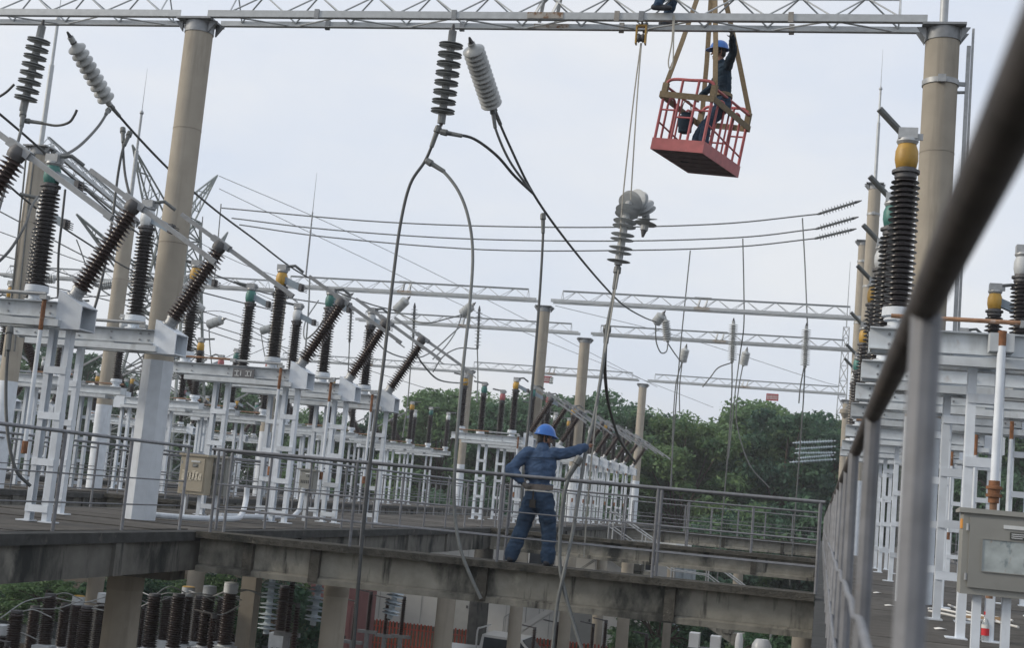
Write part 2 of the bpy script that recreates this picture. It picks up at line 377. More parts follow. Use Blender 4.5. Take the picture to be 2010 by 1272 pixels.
railing('railing along the edge of the far-left walkway, far part',(-17.15,31.2,0),(-17.15,66,0),20)
railing('front railing on the second cross beam',(LE+.2,32.99,0),(-.05,32.99,0),5)
railing('rear railing on the second cross beam',(LE+.2,33.41,0),(-.05,33.41,0),5)
railing('front railing on the farthest cross beam',(LE+.2,57.29,0),(-.05,57.29,0),7)
railing('rear railing on the farthest cross beam',(LE+.2,57.71,0),(-.05,57.71,0),7)
railing('railing on the cross beam joining the left-hand walkways',(-16.9,30.29,0),(-12.3,30.29,0),3)

# ------------------------------------------------------------------ gantry columns and beams
def gantry_column(label,x,y,top,base=0.,rad=.212,white=2.35,clad=False,rod=0.):
    e=thing('gantry_column',label,'column',(x,y,base),0,'concrete gantry columns')
    h=top-base
    m=MB(); m.tube([(0,0,white),(0,0,h-.16)],[rad,rad*.985],32); m.build('shaft','column_concrete',e,off=(0,0,0))
    if clad:
        m=MB(); n=8; R=rad*1.09
        m.tube([(0,0,0),(0,0,white)],[R*1.04,R],n); m.build('painted_base','white_paint',e,off=(0,0,0),smooth=20)
    else:
        m=MB(); m.tube([(0,0,0),(0,0,white+.001)],rad*1.012,32); m.build('painted_base','white_paint',e,off=(0,0,0))
    m=MB(); m.tube([(0,0,h-.2),(0,0,h-.03)],rad*1.04,32); m.build('cap_ring','galvanised_dull',e,off=(0,0,0))
    m=MB(); m.cbox((0,0,h-.015),(.56,.5,.03)); m.build('cap_plate','galvanised_dull',e,off=(0,0,0))
    for s in (-1,1):
        m=MB(); m.prism([(s*rad,h-.2),(s*.34,h-.035),(s*rad,h-.035)],'y',-.14,-.10); m.prism([(s*rad,h-.2),(s*.34,h-.035),(s*rad,h-.035)],'y',.10,.14); m.build('bracket','galvanised_dull',e,off=(0,0,0))
    for zz in (white+1.75,white+3.5):
        if zz<h-.5:
            m=MB(); m.tube([(0,0,zz),(0,0,zz+.012)],rad*1.004,32); m.build('casting_seam','column_seam',e,off=(0,0,0))
    if rod:
        m=MB(); m.tube([(0,0,h),(0,0,h+rod*.45)],.055,12); m.tube([(0,0,h+rod*.45),(0,0,h+rod*.7)],.035,10); m.tube([(0,0,h+rod*.7),(0,0,h+rod)],[.012,.004],6)
        m.lathe((0,0,h+rod*.69),(0,0,h+rod*.72),[(0,.03),(.3,.06),(.5,.06),(1,.02)],10); m.build('lightning_rod','truss_steel',e,off=(0,0,0))
    return e
def ring_on(col,z,rad=.212):
    m=MB(); m.tube([(0,0,z),(0,0,z+.07)],rad*1.06,32); m.cbox((0,-rad*1.12,z+.035),(.1,.06,.1)); m.build('clamp_ring','galvanised',col,off=(0,0,0))
CT=7.53; CF_=7.33
XL,XR,XB=-9.62,1.19,-20.4
GY=[18.24,44.9,53.2,71.5]
c0=gantry_column('tall left concrete gantry column with white octagonal base, nearest the camera',XL,18.24,CT,white=2.32,clad=True)
c1=gantry_column('thick concrete gantry column at the right edge behind the yellow-capped insulator',XR,18.24,CT,base=-.06,rod=4.2,rad=.225)
ring_on(c1,6.78,.225); ring_on(c1,3.2,.225)
m=MB(); m.bar((.34,.02,1.2),(.34,.02,7.35),.05,.05); m.bar((.39,.05,3.),(.39,.05,7.6),.03,.05); m.build('ladder_rail','galvanised',c1,off=(0,0,0))
for z in (3.23,6.82):
    m=MB(); m.bar((.2,0,z),(.36,.02,z),.04,.05); m.bar((.2,.06,z-.1),(.36,.04,z-.1),.04,.03); m.build('ladder_bracket','galvanised_dull',c1,off=(0,0,0))
gantry_column('left walkway gantry column beside the worker\'s helmet, second from the camera',XL,44.9,CF_,white=2.2)
gantry_column('left walkway gantry column behind the worker\'s outstretched arm, third from the camera',XL,53.2,CF_,white=2.2)
gantry_column('slim far gantry column right of the row of tilted insulators',XL,71.5,CF_,white=2.2)
c5=gantry_column('tall right walkway column with lightning rod and three line insulators',1.05,44.9,12.0,base=-.06,rod=4.6,rad=.2)
c6=gantry_column('tall right walkway column just behind the one with the lightning rod',.95,53.2,11.8,base=-.06,rad=.2)
for c in (c5,c6):
    for z in (4.0,6.9,8.6,11.0): ring_on(c,z,.2)
gantry_column('short right walkway column beside the dome camera',.9,71.5,CF_-.1,base=-.06,rad=.2)
gantry_column('far-left column standing behind the green-capped insulator',-17.3,26.2,CT,rod=4.2,white=2.3,rad=.2)
gantry_column('far-left column half hidden behind the tall near column',XB+1,34.0,CT,rod=4.4,white=2.3)
gantry_column('far-left column behind the yellow-capped insulator pair',XB+.9,45.5,CF_,white=2.3)
gantry_column('far-left column with small grey cap in front of the trees',XB+.9,72.8,CT,white=2.3)

def gantry_beam(label,x0,x1,y,z,fine=False,splice=True,sign=None,h=.43,wd=.46):
    """triangular lattice beam: two lower chords, one upper chord, zig-zag bracing"""
    e=thing('gantry_beam',label,'lattice beam',((x0+x1)/2,y,z),0,'lattice gantry beams'); hl=(x1-x0)/2
    for s in (-1,1):
        m=MB(); m.box(-hl,hl,s*wd/2-.004,s*wd/2+.004,0,.10); m.box(-hl,hl,min(s*wd/2,s*(wd/2-.075)),max(s*wd/2,s*(wd/2-.075)),-.004,.006)
        m.build('lower_chord','truss_steel',e,off=(0,0,0))
    m=MB(); m.box(-hl+.35,hl-.35,-.035,.035,h,h+.012); m.box(-hl+.35,hl-.35,-.006,.006,h-.05,h+.011); m.build('upper_chord','truss_steel',e,off=(0,0,0))
    n=int(round((2*hl-.7)/.92)); st=(2*hl-.7)/n
    braces=[]
    for s in (-1,1):
        for i in range(n):
            xa=-hl+.35+i*st; xm=xa+st/2
            braces.append(((xa,s*wd/2*.97,.07),(xm,0,h-.01))); braces.append(((xm,0,h-.01),(xa+st,s*wd/2*.97,.07)))
    for i in range(n):
        xa=-hl+.35+i*st; s=1 if i%2 else -1
        braces.append(((xa,s*wd*.46,.012),(xa+st,-s*wd*.46,.012)))
    for sx in (-1,1): braces+= [((sx*(hl-.35),s*wd/2*.97,.07),(sx*(hl-.35),0,h-.01)) for s in (-1,1)]
    if fine:
        for a,b in braces:
            m=MB(); m.tube([a,b],.0125,6); m.build('brace','truss_steel',e,off=(0,0,0))
    else:
        m=MB()
        for a,b in braces: m.tube([a,b],.010,5)
        m.build('bracing','truss_steel',e,off=(0,0,0))
    if splice:
        for s in (-1,1):
            m=MB(); m.box(-.26,.26,s*wd/2-.013,s*wd/2+.013,.006,.098); m.build('splice_plate','splice_rust',e,off=(0,0,0))
        m=MB(); m.box(-.28,.28,-.05,.05,h-.02,h+.03); m.build('splice_plate','galvanised',e,off=(0,0,0))
        for k in (-.12,.12):
            m=MB(); m.bar((k-.05,-.16,.09),(k+.03,0,h-.02),.05,.02); m.bar((k-.05,.16,.09),(k+.03,0,h-.02),.05,.02); m.build('splice_brace','plate_white',e,off=(0,0,0))
    return e
BZ=CT; BF=7.47
tbm=gantry_beam('lattice beam across the top of the photo between the two nearest columns',XL+.22,XR-.22,18.24,BZ,fine=True)
for px_ in (890,1210,1258,1552,620):
    X_=at(px_,40,Y=18.0).x-tbm.location.x
    for s_ in (-1,1):
        m=MB(); m.box(X_-.035,X_+.035,s_*.23-.02,s_*.23+.02,-.025,.12); m.build('hanger_clamp','splice_rust' if px_ in (1210,1552) else 'galvanised_dull',tbm,off=(0,0,0))
gantry_beam('lattice beam at the top left corner, left of the tall near column',XB-.4,XL-.22,18.24,BZ,fine=True,splice=False)
gantry_beam('right-hand lattice beam of the second gantry, nearest of the far beams',XL+.25,XR-.35,44.9,BF)
gantry_beam('lattice beam of the second gantry above the yellow-capped insulator',-19.3,XL-.25,44.9,BF)
gantry_beam('right-hand lattice beam of the third gantry',XL+.25,XR-.4,53.2,BF)
gantry_beam('left-hand lattice beam of the third gantry',-19.3,XL-.25,53.2,BF)
gb=gantry_beam('farthest right-hand lattice beam with a red sign hung below',XL+.25,XR-.4,71.5,BF)
gb2=gantry_beam('farthest left-hand lattice beam with red and green letter signs',-19.3,XL-.25,71.5,BF)
gantry_beam('lattice beam of the far-left bay low behind the porcelain insulators',-31,-19.7,45.5,BF-.1)
gantry_beam('lattice beam of the far-left bay, second behind',-31,-19.7,72.8,BF-.1)
# lattice girder running away along the far-left columns
gy=gantry_beam('lattice girder receding between the two rodded far-left columns',-4.0,4.0,0,0,splice=False,h=.34,wd=.36)
gy.location=(-18.4,30.2,CT+.02); gy.rotation_euler=(0,0,math.atan2(7.8,-2.1))

def sign(label,p,wd,h,m_,strokes,cat='sign',group=None,smat='plate_white'):
    e=thing('sign',label,cat,p,0,group)
    m=MB(); m.cbox((0,0,0),(wd,.02,h)); m.build('plate',m_,e,off=(0,0,0))
    m=MB()
    for (x0,z0,x1,z1) in strokes: m.bar((x0*wd,-.013,z0*h),(x1*wd,-.013,z1*h),.004,.05*h+.006,up=(0,0,1)) if abs(z0-z1)<.01 else m.bar((x0*wd,-.013,z0*h),(x1*wd,-.013,z1*h),.05*h+.006,.004,up=(0,1,0))
    m.build('lettering',smat,e,off=(0,0,0))
    return e
ST=[]
for k in range(4):
    c=-.33+.22*k
    ST+=[(c-.07,.25,c+.07,.25),(c-.07,.0,c+.07,.0),(c-.07,-.27,c+.07,-.27),(c-.06,.3,c-.06,-.3),(c+.06,.3,c+.06,-.28)]
p=at(1516,780,Y=71.2); sign('red sign with white characters under the farthest beam',p,.62,.36,'sign_red',ST)
p=at(1073,745,Y=71.2); sign('small red sign on the far beam beside the letter B',p,.55,.38,'sign_red',ST[5:15])
e=thing('sign','small dark green plate with a white letter B on the far beam','sign',at(1082,747,Y=71.0))
m=MB(); m.cbox((0,0,0),(.2,.02,.36)); m.build('plate','sign_green',e,off=(0,0,0))
def text(body,size,parent,loc,m_,rot=(math.pi/2,0,0),name='lettering'):
    cu=bpy.data.curves.new(name,'FONT'); cu.body=body; cu.size=size; cu.align_x='CENTER'; cu.align_y='CENTER'; cu.extrude=.002
    o=bpy.data.objects.new(name,cu); link(o)
    dg=bpy.context.evaluated_depsgraph_get(); me=bpy.data.meshes.new_from_object(o.evaluated_get(dg)); bpy.data.objects.remove(o)
    me.materials.clear(); me.materials.append(MAT[m_]); me.name=name
    q=bpy.data.objects.new(name,me); link(q); q.parent=parent; q.location=loc; q.rotation_euler=rot; return q
text('B',.38,e,(0,-.014,0),'plate_white')

# ================================================================== DISCONNECTORS
def shed_prof(n,core,r1,r2,L):
    pr=[(0,core)]
    for i in range(n):
        c=(i+.5)/n; r=r1 if i%2==0 else r2; q=1/n
        pr+=[(c-.26*q,core),(c-.07*q,r),(c+.05*q,r*.99),(c+.36*q,core*1.12),(c+.42*q,core)]
    return pr+[(1,core)]
def ins_mesh(name,n,core,r1,r2,L,m_,seg=20):
    m=MB(); m.lathe((0,0,0),(0,0,L),shed_prof(n,core,r1,r2,L),seg); return m.mesh(name,m_,smooth=50)
INS=ins_mesh('insulator',24,.076,.136,.126,1.20,'porcelain')
INS_T=ins_mesh('tilted_insulator',22,.062,.132,.132,1.12,'porcelain_red')
INS_FAR=ins_mesh('insulator',20,.078,.136,.126,1.20,'porcelain',12)
INS_TFAR=ins_mesh('tilted_insulator',18,.064,.13,.13,1.12,'porcelain_red',12)
DM={}
def dparts():
    m=MB()
    for s in (-1,1):
        m.box(-1.92,.42,s*.15-.006,s*.15+.006,2.47,2.665)
        for z in (2.472,2.659): m.box(-1.92,.42,min(s*.15,s*.22),max(s*.15,s*.22),z-.006,z+.006)
    for x in (-1.9,-1.2,-.35,.40): m.box(x-.006,x+.006,-.143,.143,2.48,2.65)
    DM['base_channel']=m.mesh('base_channel','white_steel')
    m=MB(); m.box(-1.55,.50,-.24,-.10,2.36,2.44); m.box(-1.55,.50,.10,.24,2.36,2.44)
    for x in (-1.5,-.9,0,.45): m.box(x-.05,x+.05,-.099,.099,2.38,2.435)
    DM['bearer']=m.mesh('bearer','white_steel')
    m=MB()
    for x in (-1.75,-1.45,-.75,-.25,.2,.33):
        for z in (2.52,2.61): m.lathe((x,-.156,z),(x,-.172,z),[(0,.014),(1,.014)],6)
    for x in (-1.68,0):
        for a in range(4): m.lathe((x+.115*math.cos(a*1.571+.78),.115*math.sin(a*1.571+.78),2.668),(x+.115*math.cos(a*1.571+.78),.115*math.sin(a*1.571+.78),2.70),[(0,.016),(1,.016)],6)
    DM['bolts']=m.mesh('bolts','galvanised_dull')
    m=MB()
    for s in (-1,1): m.prism([(.423,2.34),(.76,2.34),(.76,2.62),(.423,2.80)],'y',s*.17-.008,s*.17+.008)
    m.bar((.423,0,2.808),(.765,0,2.625),.36,.016,up=(0,0,1)); m.box(.423,.435,-.16,.16,2.36,2.79); m.box(.437,.755,-.16,.16,2.345,2.36)
    DM['bracket']=m.mesh('bracket','white_paint')
    m=MB(); m.lathe((0,0,2.668),(0,0,2.87),[(0,.13),(.12,.13),(.13,.09),(.42,.09),(.43,.125),(.5,.125),(.51,.115),(.6,.115),(.61,.145),(1,.142)],20)
    m.cbox((0,0,2.76),(.03,.25,.03)); DM['insulator_foot']=m.mesh('insulator_foot','white_paint')
    m=MB(); m.lathe((0,0,4.06),(0,0,4.17),[(0,.085),(.15,.10),(.55,.10),(.56,.125),(.8,.125),(.81,.09),(1,.09)],16); DM['insulator_flange']=m.mesh('insulator_flange','iron')
    for c in ('yellow','green','white','pink'):
        m=MB(); m.lathe((0,0,4.165),(0,0,4.40),[(0,.080),(.05,.092),(.35,.106),(.7,.103),(.95,.082),(1,.078)],18); DM['bell_'+c]=m.mesh('bell',c+'_bell')
    m=MB(); m.box(-.085,.085,-.075,.075,4.44,4.54); m.lathe((0,0,4.395),(0,0,4.445),[(0,.085),(.5,.10),(1,.095)],14); m.bar((.085,.0,4.50),(.085,0,4.44),.1,.02)
    DM['contact_head']=m.mesh('contact_head','galvanised')
    m=MB(); m.tube([(-.05,0,4.50),(-.36,-.10,4.54)],.028,10); DM['terminal_l']=m.mesh('terminal','cable_grey')
    m=MB(); m.tube([(.03,0,4.51),(.22,.02,4.54),(.36,.1,4.44)],.026,10); DM['terminal_r']=m.mesh('terminal','cable_grey')
    m=MB(); m.bar((.07,-.05,4.27),(.40,-.07,4.13),.012,.115); m.bar((.07,.05,4.27),(.40,.03,4.13),.012,.115); m.bar((.07,0,4.31),(.40,-.02,4.17),.11,.012)
    DM['contact_arm']=m.mesh('contact_arm','contact_blue')
    m=MB()
    for k in range(4): m.bar((.37,-.02,4.105+.03*k),(.50,-.03,4.06+.03*k),.09,.012)
    m.cbox((.40,-.02,4.14),(.06,.13,.13)); DM['contact_fingers']=m.mesh('contact_fingers','iron')
    m=MB(); m.lathe((.52,0,2.73),(.60,0,2.87),[(0,.11),(.3,.11),(.32,.085),(.75,.085),(.78,.10),(1,.095)],16); DM['tilted_foot']=m.mesh('tilted_foot','galvanised')
    m=MB(); m.lathe((1.13,0,3.86),(1.20,0,3.99),[(0,.09),(.3,.10),(.6,.10),(1,.07)],14); DM['tilted_cap']=m.mesh('tilted_cap','iron')
    m=MB(); m.bar((.52,0,4.36),(2.35,0,3.28),.05,.058,up=(0,0,1)); m.bar((1.05,0,4.05),(1.32,0,3.89),.09,.09); m.bar((2.25,0,3.30),(2.42,0,3.20),.02,.02)
    DM['blade']=m.mesh('blade','galvanised_dull')
    m=MB()
    for s in (-1,1):
        x=s*.15
        m.box(x-.006,x+.006,-.045,.045,0,2.36); m.box(min(x,x-s*.07),max(x,x-s*.07),-.051,-.045,0,2.36); m.box(min(x,x-s*.07),max(x,x-s*.07),.045,.051,0,2.36)
        m.box(x-.09,x+.09,-.09,.09,0,.015)
    DM['ladder_post']=m.mesh('ladder_post','white_paint')
    m=MB(); m.cbox((0,0,0),(.30,.012,.085)); DM['batten']=m.mesh('batten','white_paint')
    m=MB(); m.tube([(.28,-.24,.95),(.28,-.24,2.30)],.026,10); DM['drive_pipe']=m.mesh('drive_pipe','white_paint')
    m=MB(); m.tube([(.28,-.24,2.30),(.28,-.24,2.68)],.027,10); DM['drive_pipe_rust']=m.mesh('drive_coupling','rust'); m=MB(); m.tube([(.28,-.24,.80),(.28,-.24,.95)],.036,10); DM['drive_low']=m.mesh('drive_coupling','rust')
    m=MB(); m.tube([(-.05,0,4.50),(-.27,-.10,4.70)],.032,10); DM['terminal_up']=m.mesh('terminal','cable_grey')
    m=MB(); m.tube([(-1.75,-.27,2.76),(-.62,-.27,2.76)],.02,8); DM['rod_rust']=m.mesh('linkage_rod','rusty_pipe')
    m=MB(); m.tube([(-.62,-.27,2.745),(.30,-.25,2.745)],.022,8); m.cbox((.28,-.24,2.70),(.09,.09,.05)); m.cbox((-.62,-.27,2.75),(.1,.06,.06)); DM['rod']=m.mesh('linkage_rod','galvanised')
dparts()
TILT=math.atan2(.56,1.0)
def disconnector(label,loc,col,rz=0,far=False,blade=True,ladders=(-.9,.43),pipe=True,group='disconnector switches',right=False):
    e=thing('disconnector_switch',label,'disconnector',loc,rz+random.uniform(-.012,.012),group)
    I,T=(INS_FAR,INS_TFAR) if far else (INS,INS_T)
    P=lambda n,k,l=(0,0,0),r=None: inst(n,DM[k] if isinstance(k,str) else k,e,l,r)
    P('base_channel','base_channel'); P('bolts','bolts')['kind']='stuff'; P('bearer','bearer'); P('bracket','bracket')
    for i,x in enumerate((-1.68,0)):
        P('insulator_foot','insulator_foot',(x,0,0)); P('insulator',I,(x,0,2.865)); 
        P('insulator_flange','insulator_flange',(x,0,0)); P('bell','bell_'+col,(x,0,0)); P('contact_head','contact_head',(x,0,0))
        P('terminal',('terminal_up' if right else 'terminal_l') if i==0 else 'terminal_r',(x,0,0))
        if not ((far or right) and i==0): P('contact_arm','contact_arm',(x,0,0)); P('contact_fingers','contact_fingers',(x,0,0))
    P('tilted_foot','tilted_foot'); P('tilted_insulator',T,(.60,0,2.87),(0,TILT+random.uniform(-.008,.008),random.uniform(0,.02))); P('tilted_cap','tilted_cap')
    if blade: P('blade','blade')
    for lx in ladders:
        lp=P('ladder_post','ladder_post',(lx,0,0))
        for z in ((.46,1.0,1.54,2.1) if right else (.16,.72,1.28,1.84)):
            for yy in ((-.058,) if far else (-.058,.058)): inst('batten',DM['batten'],lp,(0,yy,z))
    if pipe: P('drive_pipe','drive_pipe'); P('drive_coupling','drive_pipe_rust'); P('drive_coupling','drive_low')
    P('linkage_rod','rod_rust'); P('linkage_rod','rod')
    return e
ORD=['first','second','third','fourth','fifth','sixth','seventh','eighth','ninth','tenth','eleventh','twelfth']
near=[(12.4,'yellow','yellow-capped disconnector cut off by the left picture edge'),
      (14.9,'green','near green-capped disconnector at the far left of the photo'),
      (17.4,'white','white-capped disconnector standing in front of the tall near column'),
      (22.4,'yellow','yellow-capped disconnector with a grey number plate on its channel'),
      (24.9,'green','green-capped disconnector right behind the yellow-capped one on the left walkway'),
      (27.4,'white','white-capped disconnector, rightmost of the big group on the left walkway')]
for y,c,l in near: disconnector(l,(XL,y,0),c,ladders=(-.9,) if y==17.4 else (-.9,.43),pipe=y!=17.4)
farA=[(41.7,'yellow','far yellow-capped disconnector just left of the worker\'s head'),
      (44.3,'green','far green-capped disconnector left of the worker\'s helmet'),
      (47.0,'pink','far red-capped disconnector behind the worker\'s helmet')]
for y,c,l in farA: disconnector(l,(XL,y,0),c,far=True)
for i,(y,c) in enumerate([(52,'yellow'),(54.5,'green'),(57,'white'),(60.2,'yellow'),(63,'green'),(66,'white')]):
    disconnector('%s tilted-insulator disconnector rightward of the worker\'s outstretched hand'%ORD[i],(XL,y,0),c,far=True)
rt=[(12.6,'yellow','yellow-capped disconnector on the right walkway, nearest the camera'),
    (15.1,'green','green-capped disconnector on the right walkway behind the yellow-capped one'),
    (17.6,'white','white-capped disconnector on the right walkway, third from the camera'),
    (25,'yellow','fourth disconnector along the right walkway, mostly behind the railing posts')]
for y,c,l in rt: disconnector(l,(2.24,y,-.06),c,far=y>20,right=True)
for i,(y,c) in enumerate([(26.5,'yellow'),(29,'green'),(31.5,'white'),(36,'yellow'),(38.5,'green'),(41,'pink'),(47,'yellow'),(49.5,'green'),(52,'white'),(57,'yellow'),(60,'green'),(63,'white')]):
    disconnector('%s disconnector from the left in the far-left walkway row'%ORD[i],(-19.4,y,0),c,rz=math.pi,far=True,pipe=False)
for i,(y,c) in enumerate([(42,'yellow'),(44.5,'green'),(47,'white'),(54,'yellow'),(56.5,'green'),(59,'pink'),(65,'yellow'),(67.5,'green')]):
    disconnector('%s disconnector from the left in the third, farthest walkway row'%ORD[i],(-29.6,y,0),c,far=True,pipe=False)
deck('outermost_walkway',-32,-27,30,78,0,[(-27,1)],(200,201))
railing('railing along the edge of the outermost walkway',(-27.1,34,0),(-27.1,72,0),22)
railing('railing along the outer edge of the right walkway',(4.2,14,-.06),(4.2,60,-.06),26)
for y,c,l in ((20.4,'yellow','disconnector on the right walkway just beyond the thick column'),(29.5,'green','fifth disconnector along the right walkway'),(32,'white','sixth disconnector along the right walkway, far behind the cabinet')):
    disconnector(l,(2.24,y,-.06),c,far=True,right=True)
a,b=at(1968,650,Y=12.25),at(1951,965,Y=12.25)
e=thing('drive_shaft','white vertical drive pipe with rusty couplings above the right cabinet','pipe',tuple(b))
m=MB(); m.tube([V((0,0,.07)),a-b-V((0,0,.13))],.036,14); m.build('pipe','white_paint',e,off=(0,0,0))
m=MB(); m.tube([a-b-V((0,0,.13)),a-b],.038,14); m.build('upper_coupling','rust',e,off=(0,0,0))
m=MB(); m.lathe((0,0,-.10),(0,0,.09),[(0,.045),(.25,.045),(.27,.066),(.4,.066),(.42,.05),(.6,.05),(.62,.066),(.75,.066),(.77,.046),(1,.046)],14); m.build('lower_coupling','rust',e,off=(0,0,0))
m=MB(); m.tube([V((0,0,-.9)),V((0,0,-.1))],.03,12); m.build('lower_pipe','rusty_pipe',e,off=(0,0,0))
m=MB(); m.box(a.x-b.x-.1,a.x-b.x+.1,-.02,.16,a.z-b.z-.18,a.z-b.z-.02); m.build('bearing_bracket','white_steel',e,off=(0,0,0))
# number plate on the yellow-capped one
sign('dark grey number plate fixed to the disconnector channel',at(478,733,Y=22.17),.40,.16,'sign_grey',[(-.42,.2,-.2,.2),(-.3,.3,-.3,-.3),(-.4,-.3,-.2,-.3),(-.12,.3,-.12,-.3),(.1,.25,.3,.25),(.1,-.25,.3,-.25),(.2,.3,.2,-.3),(.36,.3,.36,-.3)])

# ------------------------------------------------------------------ control cabinets
def cabinet(label,x0,y,z0,wd,h,d,legs,m_,legz,style):
    e=thing('control_cabinet',label,'cabinet',(x0,y,z0),0,'control cabinets')
    m=MB(); m.box(0,wd,0,d,0,h); m.build('body',m_,e,off=(0,0,0))
    m=MB(); m.prism([(-.03,h+.035),(d+.03,h+.02),(d+.03,h),(-.03,h)],'x',-.03,wd+.03); m.build('roof',m_,e,off=(0,0,0))
    dr=MB(); dr.box(.045,wd-.03,-.022,-.002,.05,h-.03); do=dr.build('door',m_,e,off=(0,0,0))
    for z in (h*.17,h*.78):
        m=MB(); m.tube([(.032,-.015,z),(.032,-.015,z+.05)],.011,8); m.build('hinge','galvanised',e,off=(0,0,0))
    m=MB(); m.box(wd*.42,wd*.76,-.03,-.023,h*.84,h*.885); m.build('label_strip','plate_white',do,off=(0,0,0))
    m=MB(); m.box(wd*.49,wd*.69,-.028,-.023,h*.715,h*.805); m.build('name_plate','plate_dark',do,off=(0,0,0))
    m=MB()
    for k in range(3): m.box(wd*.505,wd*(.62+.03*k),-.031,-.0285,h*(.73+.024*k),h*(.738+.024*k))
    m.build('lettering','plate_white',do,off=(0,0,0))
    if style=='window':
        m=MB(); m.box(wd*.21,wd*.93,-.027,-.023,h*.30,h*.69); m.build('window_card','window_card',do,off=(0,0,0))
        m=MB()
        for (a,b,c,dd) in ((.20,.94,.69,.70),(.20,.94,.29,.30),(.20,.21,.3,.69),(.93,.94,.3,.69)): m.box(wd*a,wd*b,-.033,-.023,h*c,h*dd)
        m.build('window_frame','box_grey',do,off=(0,0,0))
        m=MB(); m.box(-.006,0,.02,d*.6,h*.80,h*.92); m.build('orange_tag','orange',e,off=(0,0,0))
    elif style=='foil':
        m=MB()
        for i in range(6):
            m.bar((wd*(.18+.12*i),-.026,h*(.36+.02*(i%2))),(wd*(.2+.12*i),-.026,h*(.62-.03*(i%3))),.07*wd/.46,.004,up=(0,1,0))
        m.build('torn_foil','foil',do,off=(0,0,0))
    else:
        m=MB()
        for i in range(6): m.box(wd*(.14+.125*i),wd*(.20+.125*i),-.026,-.023,h*.42,h*.56)
        m.build('lettering','plate_dark',do,off=(0,0,0))
    for lx in legs:
        m=MB(); m.box(lx-.03,lx+.03,d*.3,d*.3+.012,legz-z0,-.001); m.box(lx-.03,lx-.018,d*.3+.013,d*.3+.07,legz-z0,-.001); m.build('leg','white_paint',e,off=(0,0,0))
    return e
p=at(1884,1165,Y=10.5); q=at(1884,1000,Y=10.5)
cabinet('grey control cabinet with cable diagram window at the right edge',p.x,10.5,p.z,.66,q.z-p.z-.02,.26,[.13,.335],'box_grey',-.06,'window')
p=at(348,968,Y=20.6); q=at(353,893,Y=20.6)
cabinet('beige control cabinet with torn foil on its door, left walkway',p.x,20.6,p.z,.46,q.z-p.z,.24,[.1,.36],'box_beige',0,'foil')
p=at(410,972,Y=20.9); q=at(415,898,Y=20.9)
cabinet('narrow grey cabinet beside the beige one',p.x,20.9,p.z,.25,q.z-p.z,.2,[.1],'box_grey',0,'plain')
p=at(585,966,Y=24.4); q=at(588,923,Y=24.4)
cabinet('small grey mechanism box on the green-capped disconnector post',p.x,24.4,p.z,.29,q.z-p.z,.2,[.14],'box_grey',0,'plain')
# conduit on the walkway
m=MB(); m.tube(smoothpts([(-9.95,18.7,.06),(-9.2,19.2,.06),(-8.9,19.9,.08),(-8.95,20.3,.14),(-9.1,20.75,.35),(-9.12,20.78,.6)],5),.045,10)
tag(m.build('conduit_pipe','white_paint',off=(-9.2,19.2,0)),'white bent conduit lying at the foot of the white column','pipe')
m=MB(); m.tube([(-9.5,20.7,.08),(-9.45,22.2,.07),(-9.5,23.9,.08),(-9.52,24.2,.2),(-9.55,24.35,.6)],.045,10)
tag(m.build('conduit_pipe','white_paint',off=(-9.45,22.2,0)),'straight white conduit running between the ladder posts','pipe')

# ================================================================== INSULATOR STRINGS
def disc_mesh(name,r,t,m_,pair=False,seg=20):
    m=MB(); m.lathe((0,0,-t/2),(0,0,t/2),[(0,r*.30),(.12,r*.96),(.2,r),(.3,r*.97),(.55,r*.55),(.72,r*.36),(1,r*.30)],seg); return m.mesh(name,m_,smooth=45)
DISC={}
def string(label,path,n,r,m_,group='hanging insulator strings',fit=.12,name='insulator_string',pitch_pair=.0,t=.075,capmat='iron'):
    """chain of discs along a path; first point is the hook"""
    path=[V(p) for p in path]; ln=[0]
    for a,b in zip(path,path[1:]): ln.append(ln[-1]+(b-a).length)
    def pos(s):
        for i in range(len(path)-1):
            if s<=ln[i+1]+1e-6:
                u=(s-ln[i])/(ln[i+1]-ln[i]); return path[i].lerp(path[i+1],u),(path[i+1]-path[i]).normalized()
        return path[-1],(path[-1]-path[-2]).normalized()
    e=thing(name,label,'insulator',path[0],0,group)
    key=(round(r,3),m_,round(t,3))
    if key not in DISC: DISC[key]=disc_mesh('disc',r,t,m_,seg=24 if r>.12 else 14)
    m=MB(); m.tube([p-path[0] for p in path],r*.34,10); m.build('core',m_,e,off=(0,0,0))
    tot=ln[-1]
    for i in range(n):
        s=fit+(tot-2*fit)*(i+.5)/n
        if pitch_pair: s+= pitch_pair*(1 if i%2==0 else -1)
        p,d=pos(s); o=inst('disc',DISC[key],e,p-path[0]); o.rotation_mode='QUATERNION'; o.rotation_quaternion=(-d).to_track_quat('Z','Y')
    p0,d0=pos(.0); p1,d1=pos(tot)
    m=MB(); m.tube([V((0,0,0))-d0*.10,d0*fit*.95],[.016,.055],10); m.build('end_cap',capmat,e,off=(0,0,0))
    m=MB(); m.tube([p1-path[0]-d1*fit*.7,p1-path[0]+d1*.04],[.05,.022],10); m.build('end_cap',capmat,e,off=(0,0,0))
    return e
W=lambda x,y,Y: at(x,y,Y=Y)
string('dark grey disc string hanging at the top left corner',[W(83,50,18.2),W(45,218,18.25)],16,.178,'porcelain_grey',fit=.16,pitch_pair=.016,t=.07)
string('pale slanting insulator string beside the tall left column',[W(138,72,18.5),W(215,205,19.6)],9,.148,'porcelain_white',fit=.12,t=.16)
string('dark grey disc string hanging from the middle of the top beam',[W(889,60,18.2),W(866,242,18.3)],16,.178,'porcelain_grey',fit=.13,pitch_pair=.016,t=.06)
string('pale ribbed insulator beside the middle disc string',[W(925,84,18.5),W(966,208,19.4)],13,.168,'porcelain_white',fit=.05,t=.15)
